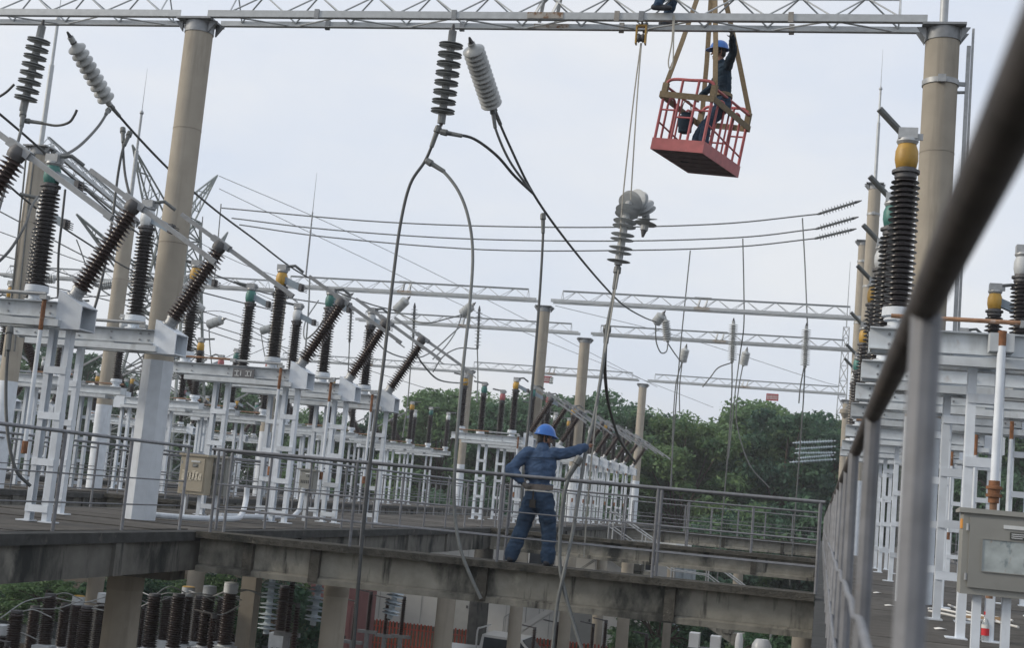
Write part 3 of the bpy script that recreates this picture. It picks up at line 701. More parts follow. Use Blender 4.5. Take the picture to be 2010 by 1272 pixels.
string('loose insulator string curling over on the hoisting rope',smoothpts([W(1264,452,18.75),W(1268,428,18.75),W(1262,405,18.65),W(1248,393,18.5),W(1235,400,18.35),W(1230,420,18.28),W(1225,445,18.25),W(1213,520,18.25)],4),17,.165,'porcelain_pale',fit=.03,pitch_pair=.012,t=.035)
# far gantry strings
for l,a,b,Y,n,r,mm,t in [
  ('pale insulator on the second gantry at the end of the left cable',(802,585),(776,610),44.6,10,.17,'porcelain_white',.16),
  ('pale insulator on the second gantry left of the light cable',(930,597),(906,617),44.6,10,.17,'porcelain_white',.16),
  ('pale slanting insulator under the second gantry beside the swinging cables',(1303,614),(1286,635),44.6,9,.17,'porcelain_white',.16),
  ('pale drooping insulator right of the slanting one under the second gantry',(1305,622),(1311,672),45.2,9,.155,'porcelain_white',.16),
  ('left of the two hanging insulators at the right of the second gantry',(1440,630),(1437,712),44.9,18,.16,'porcelain_white',.07),
  ('right one of the hanging insulators at the right of the second gantry',(1583,640),(1580,722),44.9,18,.16,'porcelain_white',.07),
  ('small pale insulator under the third gantry, left one',(1347,680),(1339,712),52.9,9,.17,'porcelain_white',.16),
  ('small pale insulator under the third gantry, right one',(1466,686),(1459,718),52.9,9,.17,'porcelain_white',.16),
  ('dark thin insulator string hanging left under the second gantry',(690,600),(686,672),44.9,10,.125,'porcelain_grey',.05),
  ('dark thin insulator string hanging right of the tilted insulators',(814,600),(811,665),44.9,10,.125,'porcelain_grey',.05),
  ('dark thin insulator string hanging left of the second column',(941,606),(937,685),44.9,10,.125,'porcelain_grey',.05),
  ('pale lying insulator seen through the disconnectors, left one',(60,548),(110,548),44,9,.17,'porcelain_white',.16),
  ('pale lying insulator seen through the disconnectors, second one',(192,562),(238,556),44,9,.17,'porcelain_white',.16),
  ('pale lying insulator behind the tilted insulator at the tall column',(380,595),(400,612),44,7,.17,'porcelain_white',.16),
  ('pale lying insulator just right of the tall column',(440,626),(408,638),44,9,.17,'porcelain_white',.16),
  ('pale lying insulator behind the yellow-capped disconnector',(545,640),(512,650),52,9,.17,'porcelain_white',.16),
  ('pale insulator behind the second blade at mid left',(690,578),(655,600),44.6,9,.17,'porcelain_white',.16)]:
    string(l,[W(*a,Y),W(*b,Y+.2)],n,r,mm,fit=.08,t=t)
# line insulators on the tall right column
for i,(a,b) in enumerate([((1686,395),(1606,420)),((1680,427),(1602,449)),((1676,450),(1600,468))]):
    string('%s of the three grey line insulators on the tall right column'%['topmost','middle','lowest'][i],[W(*a,46.2+i),W(*b,46.2+i)],11,.125,'porcelain_grey',fit=.14,t=.05,group='line insulators')
for i,(a,b) in enumerate([((1640,866),(1556,870)),((1640,877),(1562,882)),((1640,889),(1560,890)),((1640,902),(1550,908)),((1636,894),(1566,900))]):
    string('%s glass string from the top, in front of the trees at right'%ORD[i],[W(*a,80+i*.4),W(*b,80+i*.4)],14,.13,'glass_disc',fit=.15,t=.06,group='glass line strings')

# ================================================================== CABLES AND ROPES
def cable(label,pts,r,m_,name='cable',cat='cable',group=None,n=8,m2=7):
    P=[W(*p) if len(p)==3 and p[0]>20 or len(p)==3 and p[1]>100 else V(p) for p in pts]
    P=[W(*p) for p in pts]
    m=MB(); m.tube(smoothpts(P,m2),r,n)
    o=tag(m.build(name,m_,off=tuple(P[0])),label,cat,group)
    if r>=.0195 and pts[0][2]<22 and name=='cable' and pts[0][0]>0:
        d=(P[1]-P[0]).normalized(); m=MB(); m.lathe(P[0],P[0]+d*.34,[(0,r*1.3),(.05,r*2.1),(.3,r*2.3),(.34,r*1.6),(.6,r*1.5),(.97,r*1.4),(1,r)],10)
        q=m.build('clamp','cable_grey',off=tuple(P[0])); q.location=(0,0,0); q.parent=o
    return o
Y0=18.3
for i,(a,b,sg) in enumerate([((60,1195,24),(160,1180,26),8),((110,1175,25),(210,1172,26),10),((210,1170,27),(300,1172,25),-14),((300,1172,24.6),(365,1165,26),-16),((370,1160,26.4),(455,1155,24.6),14),((315,1180,24.4),(420,1170,25.4),-10),((460,1165,24.6),(520,1170,24.8),-8),((0,1215,23.5),(100,1172,25.4),-12),((180,1195,24.4),(310,1175,24.6),18),((400,1200,23),(470,1190,24),12)]):
    cable('%s slack lead strung between the lower insulators, from the left'%['first','second','third','fourth','fifth','sixth','seventh','eighth','ninth','tenth'][i],[a,((a[0]+b[0])/2,(a[1]+b[1])/2+sg,(a[2]+b[2])/2),b],.012,'cable_light',n=6,group='leads between lower insulators')
for i,pl in enumerate([[(0,455,34),(180,520,38),(330,560,42)],[(0,575,30),(120,585,33),(280,575,37)],[(60,600,33),(190,560,36),(300,545,40)],[(380,470,50),(480,520,54),(600,560,60)],[(380,520,48),(470,560,50),(560,600,54)],[(330,640,50),(420,610,50),(520,640,54)],[(380,690,52),(460,705,52),(560,665,54)],[(590,690,52),(700,720,56),(860,770,62)],[(480,640,46),(560,690,48),(640,760,52)],[(150,690,40),(240,720,44),(330,690,48)],[(300,760,52),(380,730,54),(470,690,56)],[(100,650,36),(210,690,40),(330,760,46)]]):
    cable('%s thin background wire among the left disconnectors'%['first','second','third','fourth','fifth','sixth','seventh','eighth','ninth','tenth','eleventh','twelfth'][i],pl,.014,'cable_dark',n=5,group='thin background wires')
cable('grey cable dropping from the middle disc string down past the railing at left',[(862,246,Y0),(848,285,Y0),(833,318,Y0),(805,362,18.2),(786,440,18.1),(770,560,17.6),(752,720,17),(730,880,16.45),(710,1070,16.3),(697,1230,16.25),(690,1330,16.25)],.0235,'cable_dark')
cable('grey cable looping right and down from the middle disc string to the beam face',[(836,314,Y0),(868,334,Y0),(900,375,18.2),(920,430,18.1),(928,500,18.),(922,600,17.6),(908,730,17),(894,900,16.5),(892,1000,16.45),(903,1075,16.38),(925,1135,16.36),(944,1176,16.36)],.023,'cable_grey')
cable('cable stretching from the middle disc string to the main line',[(864,258,Y0),(890,263,Y0),(930,272,18.6),(975,305,19.2),(1010,345,19.8),(1047,380,20.2)],.022,'cable_dark')
cable('long line cable from the pale middle insulator to the second gantry',[(966,206,19.4),(1000,285,19.8),(1047,380,20.4),(1110,470,22.5),(1180,555,27),(1225,600,34),(1262,622,40),(1287,632,44.5)],.021,'cable_dark')
cable('short jumper beside the line cable at the pale middle insulator',[(966,210,19.4),(972,250,19.4),(1000,315,19.7),(1045,378,20.2)],.02,'cable_grey')
cable('cable hanging straight from the line cable beside the second column',[(1066,418,21.0),(1066,460,21.),(1060,570,20.6),(1050,700,20.),(1038,830,19.5),(1028,930,19.2),(1022,1040,19.)],.021,'cable_dark')
cable('long line cable from the pale left insulator down to the second gantry',[(215,205,19.6),(270,268,20.5),(340,340,22),(420,410,24.5),(500,470,28),(580,530,32),(660,572,37),(730,598,41),(778,610,44.5)],.021,'cable_dark')
cable('line cable crossing the far left above the green-capped insulator',[(-40,190,17.5),(60,275,19),(160,365,21.5),(260,450,26),(380,520,32),(520,575,38),(660,600,44.5)],.02,'cable_dark')
cable('lower line cable crossing behind the near disconnectors',[(-20,330,18.5),(60,400,20),(160,470,23),(280,540,28),(420,580,34),(560,615,42)],.018,'cable_dark')
cable('jumper bowing from the pale left insulator to the green-capped head',[(214,214,19.4),(195,245,18.6),(165,278,17.2),(140,297,16),(118,306,15)],.021,'cable_dark')
cable('left one of two crossing cables below the pale left insulator',[(241,250,20.),(242,300,19.8),(246,345,19.5),(256,390,19),(262,420,18.8)],.022,'cable_dark')
cable('right one of the crossing cables, falling behind the tilted insulator',[(256,258,20),(242,290,19.8),(232,340,19.6),(222,420,19.3),(208,510,19),(190,590,18.8),(172,640,18.6)],.022,'cable_dark')
cable('purple-grey cable hanging beside the near green-capped disconnector',[(128,372,15.6),(122,430,15.5),(115,500,15.4),(114,582,15.2)],.016,'cable_dark')
cable('short cut cable end sticking out below the top left disc string',[(46,236,18.25),(75,240,18.25),(110,246,18.2),(135,240,18.1),(146,226,18.1),(151,215,18.1)],.02,'cable_dark')
cable('grey conductor hanging below the top left disc string',[(46,218,18.25),(42,250,18.1),(32,290,17.9),(15,350,17.5),(-5,420,17)],.024,'cable_grey')
cable('cable bowing down at the left picture edge',[(-20,530,13.5),(20,490,14),(50,440,15),(62,405,16),(75,385,17)],.017,'cable_dark')
cable('cut cable end at the extreme upper left',[(-20,200,18.2),(10,182,18.2),(28,165,18.2)],.02,'cable_dark')
cable('dark cable hanging at the left edge and trailing onto the walkway',[(20,640,14.5),(12,740,14.3),(14,840,14),(30,920,13.9),(60,955,14)],.02,'cable_dark')
cable('thick light cable falling from the curled insulator to the beam beside the worker',[(1213,522,18.25),(1204,580,18.2),(1193,635,18.),(1184,710,17.7),(1167,815,17.4),(1150,885,17.15),(1138,960,16.95),(1124,1045,16.6),(1107,1125,16.35),(1092,1200,16.3),(1080,1330,16.2)],.0235,'cable_grey')
cable('dark cable from the curled insulator ending near the far white column',[(1192,640,18.),(1188,690,18.4),(1188,740,19.5),(1196,800,22),(1214,858,26),(1232,888,28),(1246,906,30)],.026,'cable_dark')
cable('dark hose rising from the cross beam to beside the worker\'s arm',[(1140,896,16.5),(1122,925,16.5),(1108,970,16.48),(1100,1040,16.45),(1099,1110,16.4),(1108,1160,16.35),(1126,1225,16.3),(1160,1330,16.2)],.024,'cable_grey')
cable('pale rope in the worker\'s hand falling to the beam',[(1214,530,18.15),(1196,640,17.9),(1176,760,17.55),(1164,872,17.25),(1156,960,17.15),(1150,1030,17.1),(1146,1095,17.08)],.011,'rope','rope','rope')
cable('left strand of the hoisting rope under the pulley',[(1258,84,18.1),(1243,200,18.1),(1222,395,18.15),(1216,500,18.15)],.010,'rope','rope','rope')
cable('right strand of the hoisting rope under the pulley',[(1259,84,18.1),(1250,200,18.1),(1238,392,18.2)],.010,'rope','rope','rope')
cable('loop of rope hanging from the beam left of the basket',[(1322,28,18.0),(1319,80,18.),(1312,120,18.),(1316,136,18.),(1321,120,18.),(1322,80,18.),(1324,30,18.)],.010,'rope','rope','rope')
e=thing('pulley_block','small yellow-brown pulley block under the top beam','pulley',tuple(W(1258,74,18.1)))
m=MB(); m.lathe((-.05,0,0),(.05,0,0),[(0,.05),(.2,.07),(.4,.05),(.6,.05),(.8,.07),(1,.05)],16); m.build('sheave','iron',e,off=(0,0,0))
m=MB(); m.box(-.075,-.055,-.05,.05,-.09,.16); m.box(.055,.075,-.05,.05,-.09,.16); m.box(-.075,.075,-.03,.03,.16,.19); m.build('cheek_plate','yellow_bell',e,off=(0,0,0))
m=MB(); m.tube([(0,0,.19),(0,0,.3)],.015,8); m.build('hook','iron',e,off=(0,0,0))
# three bus lines
for i,(pl) in enumerate([[(1606,420),(1400,440),(1100,446),(760,436),(435,408)],[(1602,449),(1450,466),(1200,473),(900,468),(640,450),(455,428)],[(1600,468),(1450,484),(1250,491),(950,490),(650,466),(470,441)]]):
    cable('%s of the three bus lines crossing the sky'%['uppermost','middle','lowest'][i],[(x,y,46.2+i) for x,y in pl],.024,'cable_grey',group='bus lines')
hang=[('dropper hanging from the lowest bus line',[(1355,492,48.2),(1347,570,48.2),(1335,690,48.5),(1322,860,49),(1316,960,49)]),
('dropper from the middle bus line to the small right insulator',[(1458,468,47.2),(1460,560,47.5),(1460,640,48),(1452,700,50),(1442,780,50),(1430,900,50)]),
('dropper from the upper bus line to the hanging right insulator',[(1575,428,46.2),(1580,520,46),(1585,640,45)]),
('thin cable below the left hanging insulator of the second gantry',[(1437,712,44.9),(1436,780,45),(1428,900,45),(1415,1050,45),(1408,1140,45)]),
('thin cable below the right hanging insulator of the second gantry',[(1580,722,44.9),(1576,800,45),(1565,950,45),(1550,1150,45)]),
('short dark cable end below the right hanging insulator',[(1578,722,44.9),(1571,760,44.9),(1568,792,44.9)]),
('looped jumper under the pale slanting insulator',[(1287,636,44.6),(1288,670,44.7),(1297,692,44.8),(1308,690,45),(1311,674,45.2)]),
('jumper from the drooping insulator to the third gantry',[(1311,674,45.2),(1325,695,48),(1338,712,52.8)]),
('left tail cable under the small left insulator of the third gantry',[(1338,712,52.9),(1326,760,52.9),(1320,860,52.9),(1318,960,52.9)]),
('right tail cable under the small left insulator of the third gantry',[(1339,712,52.9),(1334,760,52.9),(1334,812,52.9)]),
('tail cable under the small right insulator of the third gantry',[(1458,718,52.9),(1449,770,52.9),(1446,830,52.9),(1470,910,52.9),(1510,958,52.9)]),
('broken dark lead sticking out left of the hanging insulator',[(1436,712,44.9),(1410,722,44.9),(1395,740,44.9),(1379,760,44.9)]),
('hanging wire left of the disconnector group centre',[(686,672,44.9),(684,720,44.9),(682,760,44.9),(660,770,44)]),
('hanging wire right of the disconnector group',[(811,665,44.9),(806,720,44),(800,790,43),(790,860,42.5)]),
('curved jumper beside the dark thin string',[(937,685,44.9),(900,684,44.5),(870,700,44),(850,730,43.5)]),
('wire falling from the dark thin string to the far yellow-capped head',[(937,685,44.9),(938,740,44),(936,790,43)]),
('jumper between the two pale insulators of the second gantry',[(776,612,44.6),(830,634,43),(880,625,44),(906,618,44.6)]),
('jumper dropping from the pale insulator left of the light cable',[(906,620,44.6),(895,650,43.5),(875,680,42),(850,705,40)]),
('low drooping jumper right of the third tilted insulator',[(815,690,30),(830,715,31),(860,745,34),(900,752,38),(918,750,42)]),
('thin wire behind the far-left disconnectors',[(0,415,40),(160,500,44),(340,590,50),(520,650,58)]),
('second thin wire behind the far-left disconnectors',[(0,500,40),(200,560,46),(420,640,54),(620,700,62)]),
('third thin wire behind the far-left disconnectors',[(0,540,40),(250,600,48),(500,680,58)]),
('dropper below the lying insulator right of the tall column',[(410,640,44),(412,680,44),(416,720,44)]),
('dropper below the lying insulator behind the yellow cap',[(512,652,52),(518,690,51),(524,715,50)]),
('thin diagonal line falling right behind the second gantry',[(430,345,70),(650,440,75),(900,560,85),(1290,760,110)]),
('second thin diagonal line falling right behind the second gantry',[(430,370,70),(700,500,78),(1000,640,90),(1400,800,120)]),
('thin line crossing right below the farthest beam',[(1090,600,80),(1350,665,90),(1600,745,100),(1660,760,105)])]
hang+=[('dropper left of the near green-capped insulator',[(52,300,26),(40,420,26),(25,560,26),(10,700,26)]),
('second dropper left of the near green-capped insulator',[(68,300,26),(52,440,26),(38,580,26),(28,690,26)]),
('slack jumper behind the white-capped near insulator',[(150,470,40),(190,560,41),(260,590,43),(330,560,45)]),
('pair wire falling behind the yellow-capped insulator, left',[(434,400,46),(428,470,46),(420,560,46)]),
('pair wire falling behind the yellow-capped insulator, right',[(398,425,46),(392,500,46),(386,590,46)]),
('dropper right of the yellow-capped insulator',[(608,548,36),(606,600,35),(600,680,34),(590,760,33)]),
('loose jumper over the green-capped disconnector',[(625,590,40),(600,630,38),(598,665,36),(620,650,34),(640,620,33)]),
('slack line sagging right of the white-capped far insulator',[(720,640,40),(760,690,41),(830,700,43),(905,640,44.5)])]
for l,pts in hang: cable(l,pts,.022 if pts[0][2]<60 else .017,'cable_grey',n=6)

# ================================================================== PEOPLE
def blob(m,c,r,seg=14):
    c=V(c); r=V(r) if isinstance(r,(tuple,list)) else V((r,r,r)); n=seg; k=seg//2
    vs_=[]; 
    for i in range(1,k):
        t=math.pi*i/k
        for j in range(n):
            a=2*math.pi*j/n; vs_.append((c.x+r.x*math.sin(t)*math.cos(a),c.y+r.y*math.sin(t)*math.sin(a),c.z+r.z*math.cos(t)))
    top=len(vs_); vs_.append((c.x,c.y,c.z+r.z)); vs_.append((c.x,c.y,c.z-r.z))
    fs=[((i)*n+j,(i+1)*n+j,(i+1)*n+(j+1)%n,i*n+(j+1)%n) for i in range(k-2) for j in range(n)]
    fs+=[(top,j,(j+1)%n) for j in range(n)]+[(top+1,(k-2)*n+(j+1)%n,(k-2)*n+j) for j in range(n)]
    m._add(vs_,fs)
def grow(name,bones,mats,parent,vox=.011,wrinkle=.013,seed=0):
    """bones: (material index, points, radii, side).  One closed skin over all of them."""
    m=MB(); segs=[]
    for mi,pts,rs,*sd in bones:
        pts=[V(p) for p in pts]; rs=list(rs) if isinstance(rs,(list,tuple)) else [rs]*len(pts)
        if len(pts)==1:
            blob(m,pts[0],rs[0]); r=rs[0] if not isinstance(rs[0],tuple) else max(rs[0]); segs.append((mi,pts[0],pts[0],r,r)); continue
        P=smoothpts(pts,4) if len(pts)>2 else pts
        if len(P)!=len(pts):
            RS=[]
            for i in range(len(pts)-1):
                for k in range(4):
                    t=k/4; a,b=rs[i],rs[i+1]
                    RS.append(tuple(x*(1-t)+y*t for x,y in zip(a,b)) if isinstance(a,tuple) else a*(1-t)+b*t)
            RS.append(rs[-1])
        else: RS=rs
        m.tube(P,RS,14,side=sd[0] if sd else None)
        for q,r in ((P[0],RS[0]),(P[-1],RS[-1])):
            rr=min(r) if isinstance(r,tuple) else r; blob(m,q,rr*.98,12)
        for i in range(len(P)-1):
            f=lambda r:(sum(r)/2 if isinstance(r,tuple) else r)
            segs.append((mi,P[i],P[i+1],f(RS[i]),f(RS[i+1])))
    o=parent.location
    ob=m.build(name+'_tmp','skin',off=tuple(o))
    md=ob.modifiers.new('r','REMESH'); md.mode='VOXEL'; md.voxel_size=vox
    ms=ob.modifiers.new('s','SMOOTH'); ms.factor=.5; ms.iterations=5
    dg=bpy.context.evaluated_depsgraph_get(); dg.update()
    me=bpy.data.meshes.new_from_object(ob.evaluated_get(dg)); bpy.data.objects.remove(ob)
    me.name=name; me.materials.clear()
    for k in mats: me.materials.append(MAT[k])
    n=len(me.vertices); co=np.empty(n*3); me.vertices.foreach_get('co',co); co=co.reshape(-1,3)+np.array(o)
    best=np.full(n,1e9); idx=np.zeros(n,int)
    for mi,a,b,ra,rb in segs:
        a_=np.array(a); d=np.array(b)-a_; dd=float(d@d)
        t=np.clip(((co-a_)@d)/dd,0,1) if dd>1e-9 else np.zeros(n)
        ds=np.linalg.norm(co-(a_+t[:,None]*d),axis=1)-(ra+(rb-ra)*t)
        k=ds<best; best[k]=ds[k]; idx[k]=mi
    nv=np.empty(n*3); me.vertices.foreach_get('normal',nv); nv=nv.reshape(-1,3)
    cloth=np.array([mats[i].startswith('cloth') for i in range(len(mats))])
    off=np.zeros(n)
    for i in range(n):
        if cloth[idx[i]]:
            p=V(co[i]); q=V((p.x*9+seed,p.y*9,p.z*15))
            off[i]=.8*noise.noise(q)+.7*(1-2*abs(noise.noise(V((p.x*7+p.z*5,p.y*7,p.z*17-p.x*6+seed)))))+.3*noise.noise(V((p.x*24,p.y*24,p.z*34+seed)))-.35
    co=co-np.array(o)+nv*(off*wrinkle)[:,None]
    me.vertices.foreach_set('co',co.ravel())
    fi=[int(idx[p.vertices[0]]) for p in me.polygons]
    me.polygons.foreach_set('material_index',fi); me.polygons.foreach_set('use_smooth',[True]*len(fi)); me.update()
    ob=bpy.data.objects.new(name,me); link(ob); ob.parent=parent; return ob
def helmet(parent,c,face,up=(0,0,1),m_='helmet_blue',s=1.):
    """safety helmet: dome with ridge, peak and chin strap. c = head centre (world)"""
    c=V(c)-parent.location; u=V(up).normalized(); f=V(face); f=(f-u*f.dot(u)).normalized(); l=u.cross(f)
    m=MB(); n=28; k=8; vs_=[]
    for i in range(k+1):
        t=math.pi/2*i/k
        for j in range(n):
            a=2*math.pi*j/n; ca,sa=math.cos(a),math.sin(a)
            rf,rl,ru=.138*s,.115*s,.125*s
            ridge=.008*s*math.exp(-(sa*math.cos(t)*3.2)**2) if i>1 else 0
            rim=1.05 if i==0 else 1
            vs_.append(c+u*(.035*s)+f*(rf*ca*math.cos(t)*rim)+l*(rl*sa*math.cos(t)*rim)+u*(ru*math.sin(t)+ridge))
    fs=[(i*n+j,i*n+(j+1)%n,(i+1)*n+(j+1)%n,(i+1)*n+j) for i in range(k) for j in range(n)]
    m._add(vs_,fs); h=m.build('helmet',m_,parent,off=(0,0,0),smooth=60)
    m=MB(); vs_=[]
    for (rr,dz) in ((1.0,.0),(1.13,-.010),(1.13,-.018),(1.0,-.010)):
        for j in range(n):
            a=2*math.pi*j/n; ca,sa=math.cos(a),math.sin(a); ext=1+(.30*max(0,ca)**2 if rr>1.05 else 0)
            vs_.append(c+u*(.037*s+dz-(.018*max(0,ca)**2 if rr>1.05 else 0))+f*(.138*s*ca*rr*ext)+l*(.115*s*sa*rr))
    fs=[(i*n+j,i*n+(j+1)%n,((i+1)%4)*n+(j+1)%n,((i+1)%4)*n+j) for i in range(4) for j in range(n)]
    m._add(vs_,fs); m.build('helmet_brim',m_,h,off=(0,0,0),smooth=60)
    m=MB(); m.tube(smoothpts([c+l*.098+u*.03+f*.02,c+l*.085-u*.06+f*.03,c-u*.125+f*.055,c-l*.085-u*.06+f*.03,c-l*.098+u*.03+f*.02],4),.006,6); m.build('chin_strap','undershirt',h,off=(0,0,0))
def head_bones(c,face,up=(0,0,1),sk=3,hr=4):
    c=V(c); u=V(up).normalized(); f=V(face).normalized(); f=(f-u*f.dot(u)).normalized(); l=u.cross(f)
    return [(sk,[c+u*.03,c-u*.02],[(.075,.092),(.072,.088)],tuple(l)),(sk,[c-u*.055+f*.03,c-u*.095+f*.05],[.055,.042]),
            (sk,[c+f*.092-u*.005,c+f*.112-u*.035],[.010,.016]),(sk,[c+l*.077-u*.02-f*.005,c+l*.080-u*.055],[.017,.012]),(sk,[c-l*.077-u*.02-f*.005,c-l*.080-u*.055],[.017,.012]),
            (hr,[c-f*.055+u*.03,c-f*.06-u*.045],[.055,.05]),(hr,[c+l*.055-f*.02+u*.02,c+l*.06-f*.03-u*.03],[.03,.02]),(hr,[c-l*.055-f*.02+u*.02,c-l*.06-f*.03-u*.03],[.03,.02]),
            (sk,[c-u*.07-f*.015,c-u*.17-f*.03],[.052,.056])]
def face_marks(parent,c,face,up=(0,0,1)):
    c=V(c)-parent.location; u=V(up).normalized(); f=V(face).normalized(); f=(f-u*f.dot(u)).normalized(); l=u.cross(f)
    for s in (-1,1):
        m=MB(); blob(m,c+f*.083+l*s*.032-u*.002,.011,10); m.build('eye','hair',parent,off=(0,0,0))
        m=MB(); m.tube([c+f*.088+l*s*.014+u*.018,c+f*.080+l*s*.052+u*.018],.005,6); m.build('eyebrow','hair',parent,off=(0,0,0))
    m=MB(); m.tube([c+f*.082+l*.024-u*.072,c+f*.090-u*.073,c+f*.082-l*.024-u*.072],.005,6); m.build('mouth','porcelain_red',parent,off=(0,0,0))
def hand_bones(wr,d,palm_n,curl=1.,sk=3,side=1):
    """wrist, hand direction, palm normal; five separate fingers, thumb leaving the side of the palm"""
    wr=V(wr); d=V(d).normalized(); pn=V(palm_n); pn=(pn-d*pn.dot(d)).normalized(); x=d.cross(pn)*side
    B=[(sk,[wr-d*.01,wr+d*.045,wr+d*.085],[(.026,.020),(.036,.017),(.038,.015)],tuple(x))]
    for k,(o,ln) in enumerate(((-.030,.062),(-.010,.075),(.010,.080),(.029,.070))):
        b=wr+d*.085+x*o; a=curl
        p1=b+(d*math.cos(.6*a)+pn*math.sin(.6*a))*ln*.45; p2=p1+(d*math.cos(1.6*a)+pn*math.sin(1.6*a))*ln*.33; p3=p2+(d*math.cos(2.6*a)+pn*math.sin(2.6*a))*ln*.28
        B.append((sk,[b,p1,p2,p3],[.010,.0092,.0085,.0078]))
    b=wr+d*.03+x*.034; p1=b+(d*.5+x*.75+pn*.3).normalized()*.035; p2=p1+(d*.75+pn*.65*curl+x*.1).normalized()*.032
    B.append((sk,[b,p1,p2],[.013,.0115,.009])); return B

# --- the worker on the cross beam, seen from behind
H_R=V(W(1157,873,17.22)); EL_R=V(W(1128,887,17.02)); SH_R=V((-3.29,16.88,1.395)); SH_L=V((-3.665,16.84,1.37))
EL_L=V((-3.84,16.74,1.15)); H_L=V((-3.655,16.70,1.00))
O=V((-3.5,16.85,0)); hc=V((-3.465,16.91,1.585)); fdir=(.62,.75,-.05)
pe=thing('person','worker in blue helmet seen from behind on the cross beam, right arm outstretched','person',tuple(O))
B=[]
B+=[(0,[(-3.475,16.86,1.06),(-3.48,16.865,1.14),(-3.485,16.87,1.26),(-3.482,16.87,1.38),(-3.478,16.865,1.43)],[(.198,.140),(.198,.142),(.205,.135),(.195,.115),(.11,.09)],(1,0,0)),
    (0,[(-3.478,16.868,1.43),(-3.474,16.872,1.475)],[.078,.066]),
    (0,[SH_L+V((.05,0,.01)),SH_L,SH_L.lerp(EL_L,.5),EL_L],[.080,.083,.073,.068]),(0,[EL_L,EL_L.lerp(H_L,.55),H_L.lerp(EL_L,.12)],[.075,.066,.052]),
    (0,[SH_R-V((.05,0,0)),SH_R,SH_R.lerp(EL_R,.5),EL_R],[.080,.082,.072,.064]),(0,[EL_R,EL_R.lerp(H_R,.5),EL_R.lerp(H_R,.66)],[.070,.062,.054])]
B+=[(5,[(-3.472,16.86,.93),(-3.474,16.86,1.0)],[(.178,.128),(.182,.130)],(1,0,0))]
B+=[(1,[(-3.468,16.86,.905),(-3.465,16.855,.84),(-3.46,16.85,.77)],[(.176,.126),(.190,.142),(.178,.135)],(1,0,0)),
    (1,[(-3.545,16.855,.80),(-3.60,16.87,.62),(-3.645,16.90,.46),(-3.70,16.875,.27),(-3.752,16.85,.09)],[.118,.110,.098,.091,.092]),
    (1,[(-3.38,16.85,.80),(-3.345,16.865,.62),(-3.315,16.89,.46),(-3.295,16.87,.27),(-3.285,16.84,.09)],[.118,.110,.098,.091,.093])]
B+=[(2,[(-3.755,16.80,.045),(-3.775,16.95,.038),(-3.79,17.05,.032)],[.045,.045,.034]),(2,[(-3.285,16.79,.045),(-3.275,16.94,.038),(-3.265,17.04,.032)],[.046,.045,.034])]
B+=head_bones(hc,fdir)
B+=hand_bones(EL_R.lerp(H_R,.74),(H_R-EL_R),(.1,.5,-.6),curl=1.0)
B+=hand_bones(H_L.lerp(EL_L,.14),(H_L-EL_L),(.3,.9,0),curl=.7,sk=6)
grow('body',B,['cloth_blue','cloth_navy','shoe','skin','hair','undershirt','glove'],pe)
helmet(pe,hc+V((0,0,.012)),fdir,up=(.06,.04,1)); face_marks(pe,hc,fdir)
m=MB(); m.tube([V((.028,.006,.905)),V((.028,.006,.922))],[(.186,.136),(.186,.136)],24,side=(1,0,0)); m.build('belt','belt_white',pe,off=(0,0,0))
m=MB(); m.box(-.045,.03,-.165,-.135,.70,.80); m.box(-.02,.0,-.16,-.14,.80,.91); m.build('tool_pouch','hair',pe,off=(0,0,0))
m=MB(); m.tube(smoothpts([V((-.19,-.075,1.33)),V((-.10,-.122,1.325)),V((.02,-.134,1.325)),V((.13,-.11,1.335)),V((.21,-.055,1.35))],4),.006,6); m.build('yoke_seam','cloth_navy',pe,off=(0,0,0))
m=MB(); m.tube([V((.026,.02,1.445)),V((.028,.026,1.485))],[.088,.074],18,cap=False); m.build('collar','cloth_blue',pe,off=(0,0,0))
m=MB(); m.box(-.10,.02,-.150,-.128,.80,.84); m.build('pocket_flap','cloth_navy',pe,off=(0,0,0))

# --- red work basket
nr=V((-1.96,18.92,5.90)); ux=V((-.80,.27,.115)).normalized(); vy=V((.42,1.25,-.02)); vy=(vy-ux*vy.dot(ux)).normalized(); wz=ux.cross(vy); 
if wz.z<0: wz=-wz
BU,BV,BW=.84,1.36,1.06
bk=lambda u,v,w: nr+ux*u+vy*v+wz*w
e=thing('work_basket','red steel man-basket hanging tilted in the sky','basket',tuple(nr))
def bpart(name,m_,fn,parent=e):
    m=MB(); fn(m); return m.build(name,m_,parent,off=tuple(nr),smooth=40)
def obox(m,u0,u1,v0,v1,w0,w1):
    m._add([bk(u,v,w_) for w_ in (w0,w1) for u,v in ((u0,v0),(u1,v0),(u1,v1),(u0,v1))],[(3,2,1,0),(4,5,6,7),(0,1,5,4),(1,2,6,5),(2,3,7,6),(3,0,4,7)])
bpart('floor','basket_floor',lambda m:obox(m,.012,BU-.012,.012,BV-.012,.0,.02))
for k in range(5): bpart('floor_rib','basket_floor',lambda m,k=k:obox(m,.02,BU-.02,.15+.25*k,.19+.25*k,-.012,-.001))
for nm,a in (('near',(0,BU,0,.01)),('far',(0,BU,BV-.01,BV)),('right',(0,.01,.011,BV-.011)),('left',(BU-.01,BU,.011,BV-.011))):
    bpart('kick_plate','basket_red',lambda m,a=a:obox(m,*a,-.004,.17))
TR=.021
def rail(pts,r=TR): return lambda m:m.tube(smoothpts([bk(*p) for p in pts],4) if len(pts)>2 else [bk(*p) for p in pts],r,10)
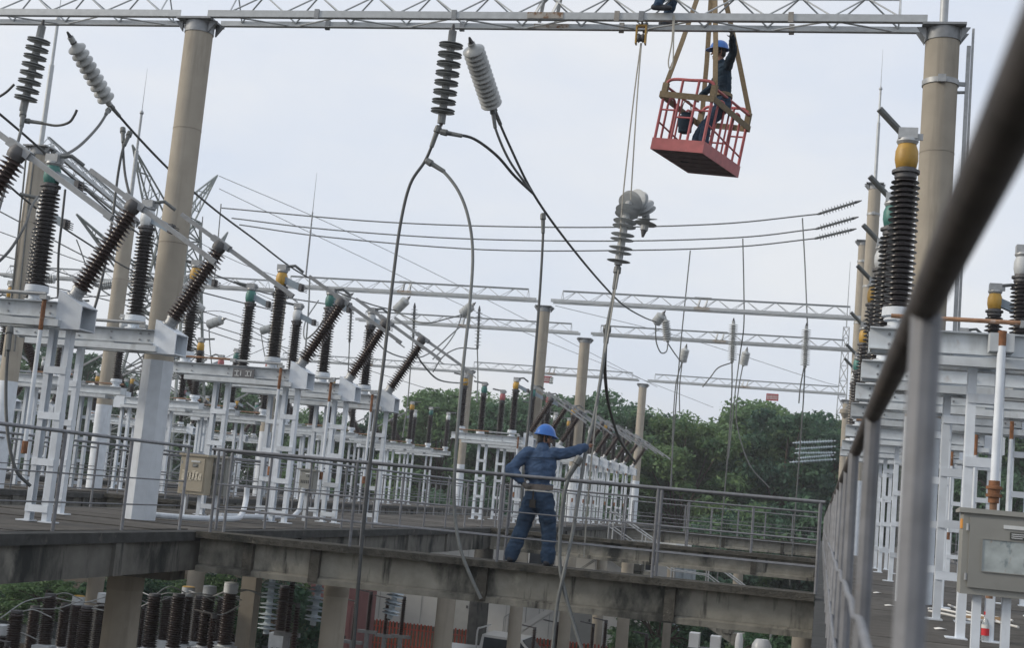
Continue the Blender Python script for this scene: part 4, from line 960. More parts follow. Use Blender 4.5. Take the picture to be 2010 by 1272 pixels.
for v in (0.02,BV-.02):
    bpart('hoop','basket_red',rail([(.03,v,.16),(.03,v,BW-.2),(.045,v,BW-.06),(.14,v,BW),(.42,v,BW+.0),(BU-.14,v,BW),(BU-.045,v,BW-.06),(BU-.03,v,BW-.2),(BU-.03,v,.16)],.023))
    for u in (.29,.55): bpart('bar','basket_red',rail([(u,v,.16),(u,v,BW)],.02))
    bpart('mid_rail','basket_red',rail([(.04,v,.62),(.29,v,.62)],.014)); bpart('mid_rail','basket_red',rail([(.29,v,.50),(.55,v,.50)],.014)); bpart('mid_rail','basket_red',rail([(.55,v,.60),(BU-.04,v,.60)],.014))
for u in (.02,BU-.02):
    bpart('top_rail','basket_red',rail([(u,.02,BW-.10),(u,BV-.02,BW-.10)]))
    bpart('side_rail','basket_red',rail([(u,.05,.42),(u,BV-.05,.30)],.014))
    bpart('arch','basket_red',rail([(u,.22,.16),(u,.22,.72),(u,.27,.84),(u,.34,.86),(u,.41,.84),(u,.46,.72),(u,.46,.16)],.018))
    bpart('arch','basket_red',rail([(u,.82,.16),(u,.82,.72),(u,.87,.84),(u,.94,.86),(u,1.01,.84),(u,1.06,.72),(u,1.06,.16)],.018))
    for v in (.64,): bpart('bar','basket_red',rail([(u,v,.16),(u,v,BW-.1)],.015))
# slings
apex=V(W(1402,-100,19.7))
e2=thing('webbing_sling','brown flat webbing sling carrying the red basket','sling',tuple(apex))
def strap(name,pts,wd,t,side):
    m=MB(); P=[V(p) for p in pts]
    for a,b in zip(P,P[1:]): m.bar(a,b,wd,t,up=side)
    return m.build(name,'strap',e2,off=tuple(apex),smooth=0)
for (u,v) in ((.03,.02),(BU-.03,.02),(.03,BV-.02),(BU-.03,BV-.02)):
    c=bk(u,v,BW-.06); strap('strap_leg',[apex,c.lerp(apex,.3)+V((.012,0,0)),c],.075,.012,(.3,1,0))
    strap('strap_choke',[c,bk(u,v,BW-.30)],.085,.06,(.3,1,0))
strap('strap_band',[bk(-.02,-.02,BW-.27),bk(BU+.02,-.02,BW-.24)],.012,.09,tuple(wz))
strap('strap_band',[bk(-.02,-.02,BW-.27),bk(-.02,BV+.02,BW-.30)],.012,.09,tuple(wz))
strap('strap_band',[bk(-.02,BV+.02,BW-.30),bk(BU+.02,BV+.02,BW-.27)],.012,.09,tuple(wz))
strap('strap_band',[bk(BU+.02,-.02,BW-.24),bk(BU+.02,BV+.02,BW-.27)],.012,.09,tuple(wz))
e3=thing('crane_hook','crane hook block holding the basket sling above the frame','hook',tuple(apex))
m=MB(); m.tube(smoothpts([(0,0,.25),(0,0,.1),(.07,0,-.02),(0,0,-.09),(-.07,0,-.02)],5),.03,8); m.build('hook','iron',e3,off=(0,0,0))
m=MB(); m.cbox((0,0,.45),(.16,.3,.4)); m.build('block','yellow_bell',e3,off=(0,0,0))
m=MB(); m.tube([(0,.1,.6),(0,.1,12)],.012,6); m.tube([(0,-.1,.6),(0,-.1,12)],.012,6); m.build('hoist_rope','cable_dark',e3,off=(0,0,0))

# --- worker in the basket, one hand up on the beam
fl=bk(.34,.55,.02)
pb=thing('person','worker in dark overalls standing in the red basket, arm raised to the beam','person',tuple(fl))
bx,by=W(1420,150,19.45).x,19.45
hc=V(W(1411,101,19.42)); fd=(-1,.12,-.12)
px_=V(W(1418,205,19.45)); nk=V(W(1419,126,19.45)); 
shR=V(W(1428,130,19.32)); elR=V(W(1434,97,19.1)); haR=V(W(1438,66,18.62)); haR=V((haR.x,18.46,BZ+.0))
elR=shR.lerp(haR,.5)+V((.05,.06,-.02))
shL=nk+V((-.02,.19,-.06)); elL=V(W(1392,175,19.75)); haL=V(W(1372,190,19.6))
B=[(0,[px_+V((0,0,.05)),px_.lerp(nk,.4),px_.lerp(nk,.75),nk+V((0,0,-.06)),nk],[(.125,.165),(.128,.175),(.13,.20),(.11,.18),(.07,.075)],(1,0,0)),
   (0,[shR,shR.lerp(elR,.5),elR],[.075,.066,.058]),(0,[elR,elR.lerp(haR,.5),elR.lerp(haR,.82)],[.058,.05,.042]),
   (0,[shL,shL.lerp(elL,.5),elL],[.075,.066,.058]),(0,[elL,elL.lerp(haL,.5),elL.lerp(haL,.82)],[.058,.05,.042])]
kn1=px_.lerp(fl+V((.1,-.1,0)),.5)+V((-.10,-.05,0)); kn2=px_.lerp(fl+V((-.08,.14,0)),.5)+V((-.12,.05,0))
f1=fl+V((.12,-.12,.06)); f2=fl+V((-.06,.16,.06))
B+=[(1,[px_+V((0,0,.06)),px_+V((0,0,-.03))],[(.13,.17),(.13,.165)],(1,0,0)),(1,[px_+V((0,-.08,-.03)),kn1,f1],[.10,.08,.072]),(1,[px_+V((0,.08,-.03)),kn2,f2],[.10,.08,.072]),
    (2,[f1+V((.06,0,-.02)),f1+V((-.08,0,-.025)),f1+V((-.17,0,-.03))],[.045,.044,.034]),(2,[f2+V((.06,0,-.02)),f2+V((-.08,0,-.025)),f2+V((-.17,0,-.03))],[.045,.044,.034])]
B+=head_bones(hc,fd)+hand_bones(elR.lerp(haR,.82),haR-elR,(-.3,.8,0),1.1,sk=5)+hand_bones(elL.lerp(haL,.82),haL-elL,(0,0,-1),.9)
grow('body',B,['cloth_dark','cloth_navy','shoe','skin','hair','glove'],pb,seed=4)
helmet(pb,hc+V((0,0,.012)),fd,up=(.05,0,1)); face_marks(pb,hc,fd)
m=MB(); q=px_-fl
for z in (.10,): m.tube([q+V((0,0,z)),q+V((0,0,z+.05))],[(.140,.185),(.140,.185)],20,side=(1,0,0))
m.build('harness_belt','strap',pb,off=(0,0,0))
e=thing('tool_bag','dark canvas tool bag hanging inside the basket','bag',tuple(bk(.62,.5,.55)))
m=MB(); 
m.tube(smoothpts([(0,0,-.16),(0,0,-.12),(0,0,.05),(0,0,.16)],3),[(.05,.05)]*2+[(.10,.07)]*3+[(.12,.075)]*3+[(.07,.04)]*2,12); m.build('bag','cloth_dark',e,off=(0,0,0))
m=MB(); m.tube(smoothpts([(-.08,0,.15),(-.04,0,.32),(.04,0,.32),(.08,0,.15)],4),.008,6); m.build('handle','strap',e,off=(0,0,0))

# --- worker sitting astride the top beam (mostly above the frame)
so_=V(W(1290,8,18.24)); so_=V((so_.x,18.24,BZ+.50))
ps=thing('person','worker in dark blue sitting on the top beam above the pulley, only legs in view','person',tuple(so_))
hp=so_+V((-.06,0,.10)); ch=hp+V((.08,0,.42)); hc=ch+V((.10,0,.30)); fd=(1,-.2,-.5)
k1=so_+V((.20,-.22,.10)); k2=so_+V((.20,.22,.10)); a1=so_+V((.06,-.32,-.30)); a2=so_+V((.09,.32,-.30))
B=[(0,[hp,hp.lerp(ch,.5),ch,ch+V((.03,0,.10))],[(.12,.16),(.12,.17),(.12,.19),(.07,.08)],(1,0,0)),
   (1,[hp+V((0,0,.04)),hp-V((0,0,.01))],[(.13,.17),(.12,.165)],(1,0,0)),(1,[hp+V((0,-.08,0)),k1,a1],[.095,.078,.066]),(1,[hp+V((0,.08,0)),k2,a2],[.095,.078,.066]),
   (2,[a1+V((-.06,0,-.05)),a1+V((.08,0,-.06)),a1+V((.17,0,-.06))],[.044,.044,.034]),(2,[a2+V((-.06,0,-.05)),a2+V((.08,0,-.06)),a2+V((.17,0,-.06))],[.044,.044,.034])]
for s in (-1,1):
    sh=ch+V((.0,s*.20,.0)); el=sh+V((.12,s*.06,-.22)); ha=so_+V((.36,s*.10,.14))
    B+=[(0,[sh,sh.lerp(el,.5),el],[.072,.064,.056]),(0,[el,el.lerp(ha,.5),el.lerp(ha,.8)],[.056,.048,.042])]+hand_bones(el.lerp(ha,.8),ha-el,(0,0,-1),1.)
B+=head_bones(hc,fd)
grow('body',B,['cloth_dark','cloth_navy','shoe','skin','hair'],ps,vox=.013,seed=9)
helmet(ps,hc+V((0,0,.012)),fd); face_marks(ps,hc,fd)

# --- worker crouching at the right edge, only a sleeve in view
cr=V((2.20,12.5,-.06))
pc=thing('person','crouching worker in blue at the bottom right corner, only a sleeve in view','person',tuple(cr))
hp=cr+V((.12,.0,.30)); ch=hp+V((-.22,-.02,.36)); hc=ch+V((-.14,0,.24)); fd=(-1,-.1,-.5)
B=[(0,[hp,hp.lerp(ch,.5),ch,ch+V((-.05,0,.09))],[(.13,.16),(.13,.17),(.12,.19),(.07,.08)],(1,0,.3))]
for s in (-1,1):
    kn=cr+V((-.24,s*.16,.42)); an=cr+V((-.02,s*.13,.09))
    B+=[(1,[hp+V((0,s*.08,0)),kn],[.10,.082]),(1,[kn,an],[.08,.066]),(2,[an+V((.05,0,-.05)),an+V((-.08,0,-.05)),an+V((-.17,0,-.055))],[.045,.044,.034])]
    sh=ch+V((0,s*.2,0)); el=sh+V((-.10,s*.07,-.24)); ha=cr+V((-.34,s*.06,.22))
    B+=[(0,[sh,sh.lerp(el,.5),el],[.074,.066,.06]),(0,[el,el.lerp(ha,.5),el.lerp(ha,.8)],[.06,.052,.045])]+hand_bones(el.lerp(ha,.8),ha-el,(1,0,-.3),.8)
B+=[(1,[hp+V((.02,0,-.02)),hp+V((0,0,.06))],[(.14,.17),(.14,.17)],(1,0,0))]
B+=head_bones(hc,fd)
grow('body',B,['cloth_blue','cloth_navy','shoe','skin','hair'],pc,vox=.012,seed=14)
helmet(pc,hc+V((0,0,.012)),fd); face_marks(pc,hc,fd)

# ------------------------------------------------------------------ small things on the right walkway
bp=at(1933,1262,Z=-.06)
e=thing('water_bottle','clear plastic water bottle with red cap and red label on the right walkway','bottle',tuple(bp))
m=MB(); m.lathe((0,0,0),(0,0,.235),[(0,.026),(.03,.033),(.2,.034),(.33,.031),(.36,.034),(.68,.034),(.8,.026),(.9,.015),(1,.014)],18); m.build('bottle_body','bottle_clear',e,off=(0,0,0))
m=MB(); m.lathe((0,0,.06),(0,0,.12),[(0,.0352),(1,.0352)],18); m.build('label','bottle_red',e,off=(0,0,0))
m=MB(); m.lathe((0,0,.121),(0,0,.15),[(0,.0352),(1,.0352)],18); m.build('label_band','paper',e,off=(0,0,0))
m=MB(); m.lathe((0,0,.235),(0,0,.262),[(0,.017),(.9,.0175),(1,.015)],14); m.build('cap','bottle_red',e,off=(0,0,0))
for i,(a,b,r) in enumerate([((1822,1195),(1990,1220),.012),((1826,1204),(1995,1232),.012),((1865,1190),(1965,1222),.012)]):
    P=[at(a[0]+(b[0]-a[0])*t,a[1]+(b[1]-a[1])*t,Z=-.03)+V((0,.25*math.sin(t*9+i),.01*(i%2))) for t in (0,.2,.4,.6,.8,1)]
    m=MB(); m.tube(smoothpts(P,5),r,8); tag(m.build('rope_coil','paper',off=tuple(P[0])),'%s strand of white cord lying on the right walkway by the bottle'%['upper','lower','loose'][i],'cord')
for i,(x,y) in enumerate([(1746,1190),(1722,1165),(1846,1236)]):
    p=at(x,y,Z=-.052); m=MB(); m._add([p+V(q) for q in ((-.05,-.03,0),(.04,-.05,.012),(.06,.03,.004),(-.01,.05,.016),(-.06,.02,.006))],[(0,1,2,3,4)])
    o=m.build('paper_scrap','paper',off=tuple(p)); o.modifiers.new('t','SOLIDIFY').thickness=.003
    tag(o,['white paper scrap on the right walkway beside the railing','small white scrap farther up the right walkway','white scrap at the foot of the right ladder post'][i],'litter')
m=MB(); 
for k in range(9): m.tube([(0,.04*k,.02),(.5,.04*k+.03*math.sin(k),.03+.01*(k%3))],.012,6)
p=at(1885,1218,Z=-.06); o=m.build('planks','planks',off=(0,0,0)); o.location=p; tag(o,'small bundle of brown sticks lying behind the ladder post','sticks')
# dome camera on the right columns
p=W(1658,812,60); e=thing('dome_camera','beige dome security camera on an arm beside the right columns','camera',tuple(p))
m=MB(); m.lathe((0,0,.22),(0,0,-.22),[(0,.06),(.1,.2),(.45,.22),(.5,.22),(.52,.17),(.8,.12),(1,.02)],16); m.build('housing','column_concrete',e,off=(0,0,0))
m=MB(); m.tube([(0,0,.2),(.15,0,.38),(.62,-.1,-.1)],.03,8); m.build('arm','galvanised',e,off=(0,0,0))

# ================================================================== LOWER YARD
def pier(label,px,py,Y,r,top=-.52,m_='column_concrete',sq=False):
    p=W(px,py,Y); e=thing('concrete_pier',label,'pier',(p.x,p.y,GZ),0,'piers under the walkways')
    m=MB()
    if sq: m.box(-r,r,-r,r,0,top-GZ-.2)
    else: m.tube([(0,0,0),(0,0,top-GZ-.2)],[r*1.05,r],24)
    m.build('shaft',m_,e,off=(0,0,0))
    m=MB()
    if sq: m.box(-r*1.02,r*1.02,-r*1.02,r*1.02,top-GZ-.2,top-GZ-.004)
    else: m.tube([(0,0,top-GZ-.2),(0,0,top-GZ-.004)],r*1.03,24)
    m.build('pier_head',m_,e,off=(0,0,0)); return e
pp=pier('thick round pier under the corner of the left walkway',240,1200,17.3,.24,top=-.72)
m=MB(); m.box(-.75,.75,-.22,.22,GZ*-1-.72+.003,GZ*-1-.53); m.build('crosshead','concrete_dark',pp,off=(0,0,0))
pier('round pier under the cross beam left of the dark cable',655,1215,17.6,.165)
pier('round pier below the cross beam, left of the white wall door',872,1230,24.5,.17)
pier('square grey pier left of the glass disc strings',488,1200,27,.16,sq=True)
pier('slim pier right of the brown pillar',1011,1230,33,.16)
pier('slim pier behind the two falling cables',1108,1235,36,.16)
pier('pier right of the falling cables, by the stairs',1222,1240,36,.16)
pier('thin grey pier under the right half of the cross beam',1308,1250,44,.13)
pier('dark brown pillar in front of the white wall',937,1225,48,.34,m_='concrete_dark')
pier('pier under the far end of the cross beam at right',1575,1265,20,.15)
pier('pier right of the hanging slender rods',1440,1262,46,.16)
for i,(x,Y) in enumerate([(1180,52),(1235,55),(385,30),(190,31)]):
    pier(['pale pier seen under the second cross beam, left one','pale pier seen under the second cross beam, right one','grey pier behind the lower insulators, right one','grey pier behind the lower insulators, left one'][i],x,1130,Y,.2)
# lower equipment
PI=ins_mesh('insulator',22,.105,.152,.145,.95,'porcelain_brown',16)
PI2=ins_mesh('insulator',18,.04,.075,.07,.9,'porcelain_brown',10)
def transformer(label,px,py,Y,cap,s=1.):
    p=W(px,py,Y); zt=p.z; e=thing('instrument_transformer',label,'transformer',(p.x,Y,GZ),0,'lower yard transformers'); h=zt-GZ
    ch=.22 if cap else .06
    if cap:
        m=MB(); m.lathe((0,0,h-ch),(0,0,h-.02),[(0,.115),(.1,.135),(.9,.135),(1,.12)],18); m.build('expansion_cap','white_bell',e,off=(0,0,0))
        m=MB(); m.lathe((0,0,h-.02),(0,0,h),[(0,.137),(.5,.125),(1,.05)],18); m.build('cap_lid',{'white':'white_bell','yellow':'yellow_bell','green':'green_bell'}[cap],e,off=(0,0,0))
    else:
        m=MB(); m.lathe((0,0,h-ch),(0,0,h),[(0,.09),(.2,.12),(1,.115)],16); m.build('top_plate','iron',e,off=(0,0,0))
    inst('insulator',PI,e,(0,0,h-ch-.95)); b=h-ch-.95
    m=MB(); m.box(-.19,.19,-.16,.16,b-.34,b-.03); m.lathe((0,0,b-.031),(0,0,b),[(0,.15),(1,.13)],16); m.build('tank','white_steel',e,off=(0,0,0))
    m=MB()
    for sx in (-1,1):
        for sy in (-1,1): m.bar((sx*.15,sy*.13,0),(sx*.15,sy*.13,b-.34),.06,.06)
    m.build('pedestal','white_paint',e,off=(0,0,0))
    m=MB(); m.tube(smoothpts([(0,0,h-ch*.9),(.3,.05,h-ch+.10),(.62,.2,h-ch-.02)],5),.012,6); m.build('connector','cable_light',e,off=(0,0,0))
    return e
for x,y,Y,c,l in [(455,1143,24.5,'white','lower transformer with white cap right of the square pier'),(413,1150,25.5,'white','lower transformer with grey-white cap, second left of the glass strings'),
  (371,1151,26.5,'yellow','lower transformer with yellow lid right of the thick pier'),(305,1166,24.5,None,'lower brown insulator just right of the thick pier'),
  (205,1164,27,'white','lower transformer with pale cap left of the thick pier'),(155,1169,27.5,'yellow','lower transformer with bright yellow lid at far left'),
  (100,1166,25.5,None,'lower brown insulator in front of the bush at far left'),(34,1199,23.5,None,'leftmost big lower brown insulator'),(172,1190,24.5,None,'lower brown insulator overlapping the yellow-lidded one'),
  (130,1185,30,None,'farther lower brown insulator behind the yellow-lidded left transformer'),(250,1180,31,None,'farther lower brown insulator behind the thick pier'),
  (330,1172,30.5,None,'farther lower brown insulator between the two right-hand yellow and brown ones'),(395,1170,29,None,'farther lower brown insulator left of the grey-white capped transformer'),
  (438,1172,30,None,'farther lower brown insulator behind the white-capped transformer'),(70,1190,29.5,None,'farther lower brown insulator right of the leftmost big one'),(560,1150,29,None,'lower brown insulator between the first two glass strings'),
  (8,1226,24,'white','lower transformer with grey cap at the left picture edge'),(352,1166,24.5,None,'lower brown insulator left of the yellow-lidded right transformer')]:
    transformer(l,x,y,Y,c)
def post_ins(label,px,py,Y,tall=1.5):
    p=W(px,py,Y); e=thing('post_insulator',label,'insulator',(p.x,Y,GZ),0,'lower yard post insulators'); h=p.z-GZ
    inst('insulator',PI2,e,(0,0,h-.98)); m=MB(); m.tube([(0,0,h-.08),(0,0,h)],.05,10); m.tube([(0,0,h-.02),(-.4,.05,h+.02)],.02,6); m.build('clamp','iron',e,off=(0,0,0))
    m=MB(); m.box(-.25,.25,-.06,.06,h-1.06,h-.98); m.box(-.05,.05,-.05,.05,0,h-1.06); m.build('stand','galvanised_dull',e,off=(0,0,0))
for i,(x,y,Y) in enumerate([(729,1162,34),(762,1174,36),(794,1172,34.5),(700,1180,33),(1050,1232,40),(1095,1222,36),(1165,1225,40),(1190,1218,40),(575,1140,25),(585,1185,24),(283,1190,30),(480,1180,30),(1270,1245,42),(420,1205,22),(268,1210,23),(15,1260,21)]):
    post_ins(['slender dark insulator left of the white wall corner','slender dark insulator second left of the door','slender dark insulator nearest the door','slender dark insulator in front of the red shed','short dark insulator by the truck','dark insulator between the falling cables','dark insulator under the stairs, left','dark insulator under the stairs, right','tall dark insulator between the glass strings','short dark insulator between the glass strings','thin insulator right of the thick pier','thin insulator beside the square pier','thin insulator under the right half of the beam','thin insulator in front of the white tank','thin insulator at the pier foot','thin insulator at the bottom left corner'][i],x,y,Y)
# lower bus beam and glass strings
m=MB(); a=W(180,1110,25.2); b=W(1000,1150,25.2); m.box(-13.5,-3,25.0,25.3,-.98,-.78)
tag(m.build('lower_bus_beam','galvanised_dull',off=(-8,25.15,-.88)),'grey steel beam carrying the glass strings below the walkway','steel beam')
for l,x,y0,y1,Y in [('left glass disc string under the cross beam',530,1128,1245,24.6),('middle glass disc string under the cross beam',622,1140,1228,25.2),('right glass disc string behind the dark cable',772,1168,1215,27)]:
    a=W(x+8,y0-16,Y); b=W(x-8,y1,Y); string(l,[a,b],12 if y1-y0>100 else (10 if y1-y0>60 else 6),.18,'glass_disc',fit=.06,pitch_pair=.012,t=.055,group='glass disc strings')
    if Y>26:
        m=MB(); m.tube([a+V((0,0,.05)),V((a.x,27.4,-.35)),],.02,6); tag(m.build('hanger_rod','iron',off=tuple(a)),'steel rod holding the right glass string','rod')
m=MB(); m._add([(-120,41,GZ+.004),(-10,41,GZ+.004),(-10,49,GZ+.004),(-120,49,GZ+.004)],[(0,1,2,3)]); struct(m.build('road','slate_wall',smooth=0))
# white building
e=thing('white_building','low white building with grey door beyond the red fence','building',(-16,61,GZ)); 
X0,X1,HB=-6.5,9.6,4.55
m=MB(); m.box(X0,X1,0,7,0,HB); m.build('wall','wall_white',e,off=(0,0,0))
m=MB(); m.box(X0-.25,X1+.25,-.3,7.2,HB+.001,HB+.28); m.build('roof','wall_white',e,off=(0,0,0))
for k in range(8):
    m=MB(); m.box(X0+2*k+.9,X0+2*k+.93,-.012,-.001,.1,HB-.05); m.build('panel_joint','door_grey',e,off=(0,0,0))
m=MB(); m.box(X0,X1,-.012,-.001,2.1,2.13); m.build('panel_joint','door_grey',e,off=(0,0,0))
for nm,x0,x1 in (('door',-.45,.75),('door',5.3,6.4)):
    m=MB(); m.box(x0,x1,-.05,-.002,0,2.2); d=m.build('door','door_grey',e,off=(0,0,0)); m=MB(); m.box(x1-.2,x1-.12,-.09,-.051,1.0,1.12); m.build('handle','iron',d,off=(0,0,0))
    m=MB(); m.box(x0+.1,x1-.1,-.06,-.051,2.35,2.75); m.build('transom_window','window_dark',e,off=(0,0,0))
for x0 in (2.6,7.6):
    m=MB(); m.box(x0,x0+1.3,-.05,-.002,2.9,3.9); wn=m.build('window','window_dark',e,off=(0,0,0)); m=MB(); m.box(x0-.06,x0+1.36,-.09,-.051,2.82,2.9); m.box(x0+.62,x0+.68,-.075,-.051,2.91,3.9); m.build('window_frame','plate_white',wn,off=(0,0,0))
e=thing('sign','round no-entry style symbol on the white wall beside the door','sign',(-17.2,60.9,GZ+2.3))
m=MB(); m.lathe((0,.0,0),(0,-.02,0),[(0,.3),(1,.3)],24); m.build('plate','plate_white',e,off=(0,0,0))
m=MB(); m.tube([(.24*math.cos(t*.2618),-.03,.24*math.sin(t*.2618)) for t in range(25)],.028,6); m.bar((-.17,-.03,.17),(.17,-.03,-.17),.05,.012,up=(0,1,0)); m.build('symbol','plate_dark',e,off=(0,0,0))
# metal stair outside the building and corrugated wall
e=thing('outside_staircase','pale steel staircase rising along the white building','staircase',(-9.5,58.5,GZ))
for s in (0,.9):
    m=MB(); m.bar((-3.6,s,.0),(.2,s,2.9),.05,.22); m.build('stringer','wall_white',e,off=(0,0,0))
    m=MB(); m.tube([(-3.6,s,1.0),(.2,s,3.9)],.022,6)
    for k in range(6): m.tube([(-3.6+.76*k,s,.58*k),(-3.6+.76*k,s,.58*k+1)],.018,6)
    m.build('handrail','galvanised',e,off=(0,0,0))
tm=MB(); tm.cbox((0,.45,0),(.27,.86,.03)); tme=tm.mesh('tread','galvanised')
for k in range(14): inst('tread',tme,e,(-3.5+.27*k,0,.1+.206*k))
m=MB(); n=44; x0,x1=-10.2,-5.4
pts=[(x0+(x1-x0)*i/n,63+(.06 if i%4 in(1,2) else -.06)) for i in range(n+1)]
m._add([(x,y,z) for z in (GZ,-.9) for x,y in pts],[(i,i+1,i+n+2,i+n+1) for i in range(n)])
o=m.build('corrugated_wall','corrugated',off=(-7.5,63,GZ),smooth=0); o.modifiers.new('t','SOLIDIFY').thickness=.02; tag(o,'pale blue corrugated metal wall right of the white building','wall')
# concrete stair with rail down from the far cross beam
e=thing('walkway_staircase','concrete stair with grey handrail descending behind the second cross beam','staircase',(-6.0,40,-.1))
sm=MB(); sm.cbox((0,0,0),(.30,.9,.17)); sme=sm.mesh('step','concrete')
for k in range(16): inst('step',sme,e,(.3*k,0,-.3-.165*k))
m=MB(); m.bar((-.1,.35,-.42),(4.8,.35,-3.1),.12,.22); m.bar((-.1,-.35,-.42),(4.8,-.35,-3.1),.12,.22); m.build('stringer','concrete',e,off=(0,0,0))
for s in (-.42,.42):
    m=MB(); m.tube([(0,s,.75),(1.9,s,-.33),(2.9,s,-.37),(4.8,s,-1.55)],.022,8); m.tube([(0,s,.3),(1.9,s,-.78),(2.9,s,-.82),(4.8,s,-2.)],.016,8); m.build('handrail','galvanised',e,off=(0,0,0))
    for x,z in ((0,.75),(1.0,.18),(1.9,-.33),(2.9,-.37),(3.9,-.98),(4.8,-1.55)):
        m=MB(); m.tube([(x,s,z-1.05),(x,s,z)],.02,8); m.build('post','galvanised',e,off=(0,0,0))
# red picket fence
a=W(700,1212,50); 
e=thing('picket_fence','red metal picket fence in front of the white building','fence',(a.x,50,GZ)); FX=15.0
pm=MB(); pm.box(-.03,.03,-.012,.012,0,1.12); pme=pm.mesh('picket','fence_red')
k=0
while k*.135<FX: inst('picket',pme,e,(k*.135,0,.04+random.uniform(-.012,.012)),(0,random.uniform(-.015,.015),0)); k+=1
for z in (.3,.92):
    m=MB(); m.box(0,FX,.013,.04,z-.02,z+.02); m.build('fence_rail','fence_red',e,off=(0,0,0))
# red shed
e=thing('red_shed','small red shed with sloping roof behind the round pier','shed',(W(655,1200,44).x,44,GZ))
m=MB(); m.box(-.9,.8,0,2,0,3.1); m.build('wall','shed_red',e,off=(0,0,0))
m=MB(); m.prism([(-1.05,3.11),(.95,3.11),(.95,3.3),(-1.05,3.5)],'y',-.2,2.2); m.build('roof','shed_red',e,off=(0,0,0))
m=MB(); m.box(-.3,.6,-.03,-.002,0,2.1); d=m.build('door','shed_red',e,off=(0,0,0)); m=MB(); m.box(.45,.52,-.06,-.031,1,1.12); m.build('handle','iron',d,off=(0,0,0))
# white pick-up truck
tp=W(1000,1262,45); e=thing('pickup_truck','white pick-up truck parked in front of the red fence','truck',(tp.x,45,GZ))
m=MB(); m.prism([(-2.3,.45),(2.3,.45),(2.45,.9),(2.3,1.0),(1.1,1.08),(.55,1.62),(-.75,1.66),(-.85,1.1),(-2.3,1.1)],'y',-.82,.82); m.build('body','vehicle_white',e,off=(0,0,0))
m=MB(); m.prism([(.98,1.09),(.52,1.55),(-.68,1.58),(-.72,1.12)],'y',-.826,.826); m.build('side_window','window_dark',e,off=(0,0,0))
m=MB(); m.bar((1.08,0,1.09),(.60,0,1.60),1.5,.02,up=(1,0,1)); m.build('windscreen','window_dark',e,off=(0,0,0))
m=MB()
for y in (-.7,.7): m.tube(smoothpts([(-.95,y,1.1),(-.95,y,1.75),(-.85,y,1.85)],3),.03,8)
m.tube([(-.85,-.7,1.85),(-.85,.7,1.85)],.03,8); m.build('roll_bar','vehicle_white',e,off=(0,0,0))
for x in (-1.45,1.5):
    for y in (-.74,.74):
        m=MB(); m.lathe((x,y-.1,.36),(x,y+.1,.36),[(0,.28),(.1,.36),(.9,.36),(1,.28)],18); wh=m.build('wheel','tyre',e,off=(0,0,0)); m=MB(); m.lathe((x,y-.105,.36),(x,y+.105,.36),[(0,.2),(1,.2)],14); m.build('rim','galvanised',wh,off=(0,0,0))
for y in (-.6,.6):
    m=MB(); m.cbox((2.40,y,.82),(.08,.28,.14)); m.build('headlight','plate_white',e,off=(0,0,0))
# white tanks and posts under the right half
for l,x,y,Y,r in (('white round tank under the right end of the cross beam',1496,1256,30,.22),('white slender cylinder left of the round tank',1452,1244,31,.09)):
    p=W(x,y,Y); e=thing('white_tank',l,'tank',(p.x,Y,GZ)); h=p.z-GZ
    m=MB(); m.lathe((0,0,0),(0,0,h),[(0,r),(.93,r),(.97,r*.93),(1,r*.6)],24); m.build('shell','vehicle_white',e,off=(0,0,0))
    m=MB()
    for k in range(5): m.lathe((0,0,h*.9-.12*k),(0,0,h*.9-.12*k+.03),[(0,r*1.01),(.5,r*1.04),(1,r*1.01)],24)
    m.build('hoop','plate_white',e,off=(0,0,0))
p=W(1385,1245,30); e=thing('fuse_cabinet','white and dark switch cubicle under the right half of the cross beam','cubicle',(p.x,30,GZ)); h=p.z-GZ
m=MB(); m.box(-.35,.35,-.25,.25,0,h-.3); m.build('body','plate_dark',e,off=(0,0,0)); m=MB(); m.box(-.33,-.12,-.2,.2,h-.299,h); m.box(.12,.33,-.2,.2,h-.299,h-.02); m.build('bushing_box','vehicle_white',e,off=(0,0,0))
for k in range(4):
    m=MB(); m.box(-.36,.36,-.262,-.251,h-.5-.1*k,h-.46-.1*k); m.build('louvre','galvanised_dull',e,off=(0,0,0))

# ================================================================== FAR STEELWORK
def lattice_tower(name,label,loc,H,wb,wt,arms,m_,r=.05,rz=0,bays=10,cat='pylon',horns=True):
    e=thing(name,label,cat,loc,rz); n=bays
    zs=[H*(1-(1-i/n)**1.15) for i in range(n+1)]; ws=[wb+(wt-wb)*(z/H)**.8 for z in zs]
    C=lambda i,k:V(((1,1,-1,-1)[k]*ws[i]/2,(1,-1,-1,1)[k]*ws[i]/2,zs[i]))
    for k in range(4):
        m=MB(); m.tube([C(i,k) for i in range(n+1)],r,6); m.build('leg',m_,e,off=(0,0,0))
    m=MB()
    for i in range(n):
        for k in range(4):
            a,b=k,(k+1)%4; m.tube([C(i,a),C(i+1,b)],r*.5,4); m.tube([C(i,b),C(i+1,a)],r*.5,4); m.tube([C(i+1,a),C(i+1,b)],r*.5,4)
    m.build('bracing',m_,e,off=(0,0,0))
    for z,ln,rise in arms:
        i=min(range(n+1),key=lambda q:abs(zs[q]-z)); j=min(i+1,n); 
        for s in (-1,1):
            m=MB(); tip=V((s*ln,0,z+rise))
            for k in ((0,1) if s>0 else (2,3)):
                m.tube([C(i,k),tip],r*.8,5); m.tube([C(j,k),tip],r*.8,5)
                for t in (.25,.5,.75): m.tube([C(i,k).lerp(tip,t),C(j,k).lerp(tip,t-.18)],r*.4,4)
            m.build('crossarm',m_,e,off=(0,0,0))
    return e
tb=W(338,600,72)
py=lattice_tower('transmission_pylon','green-grey lattice pylon with crossarms behind the tall left column',(tb.x,72,GZ),20.6,6.5,1.5,[],'pylon_steel',r=.10,bays=12)
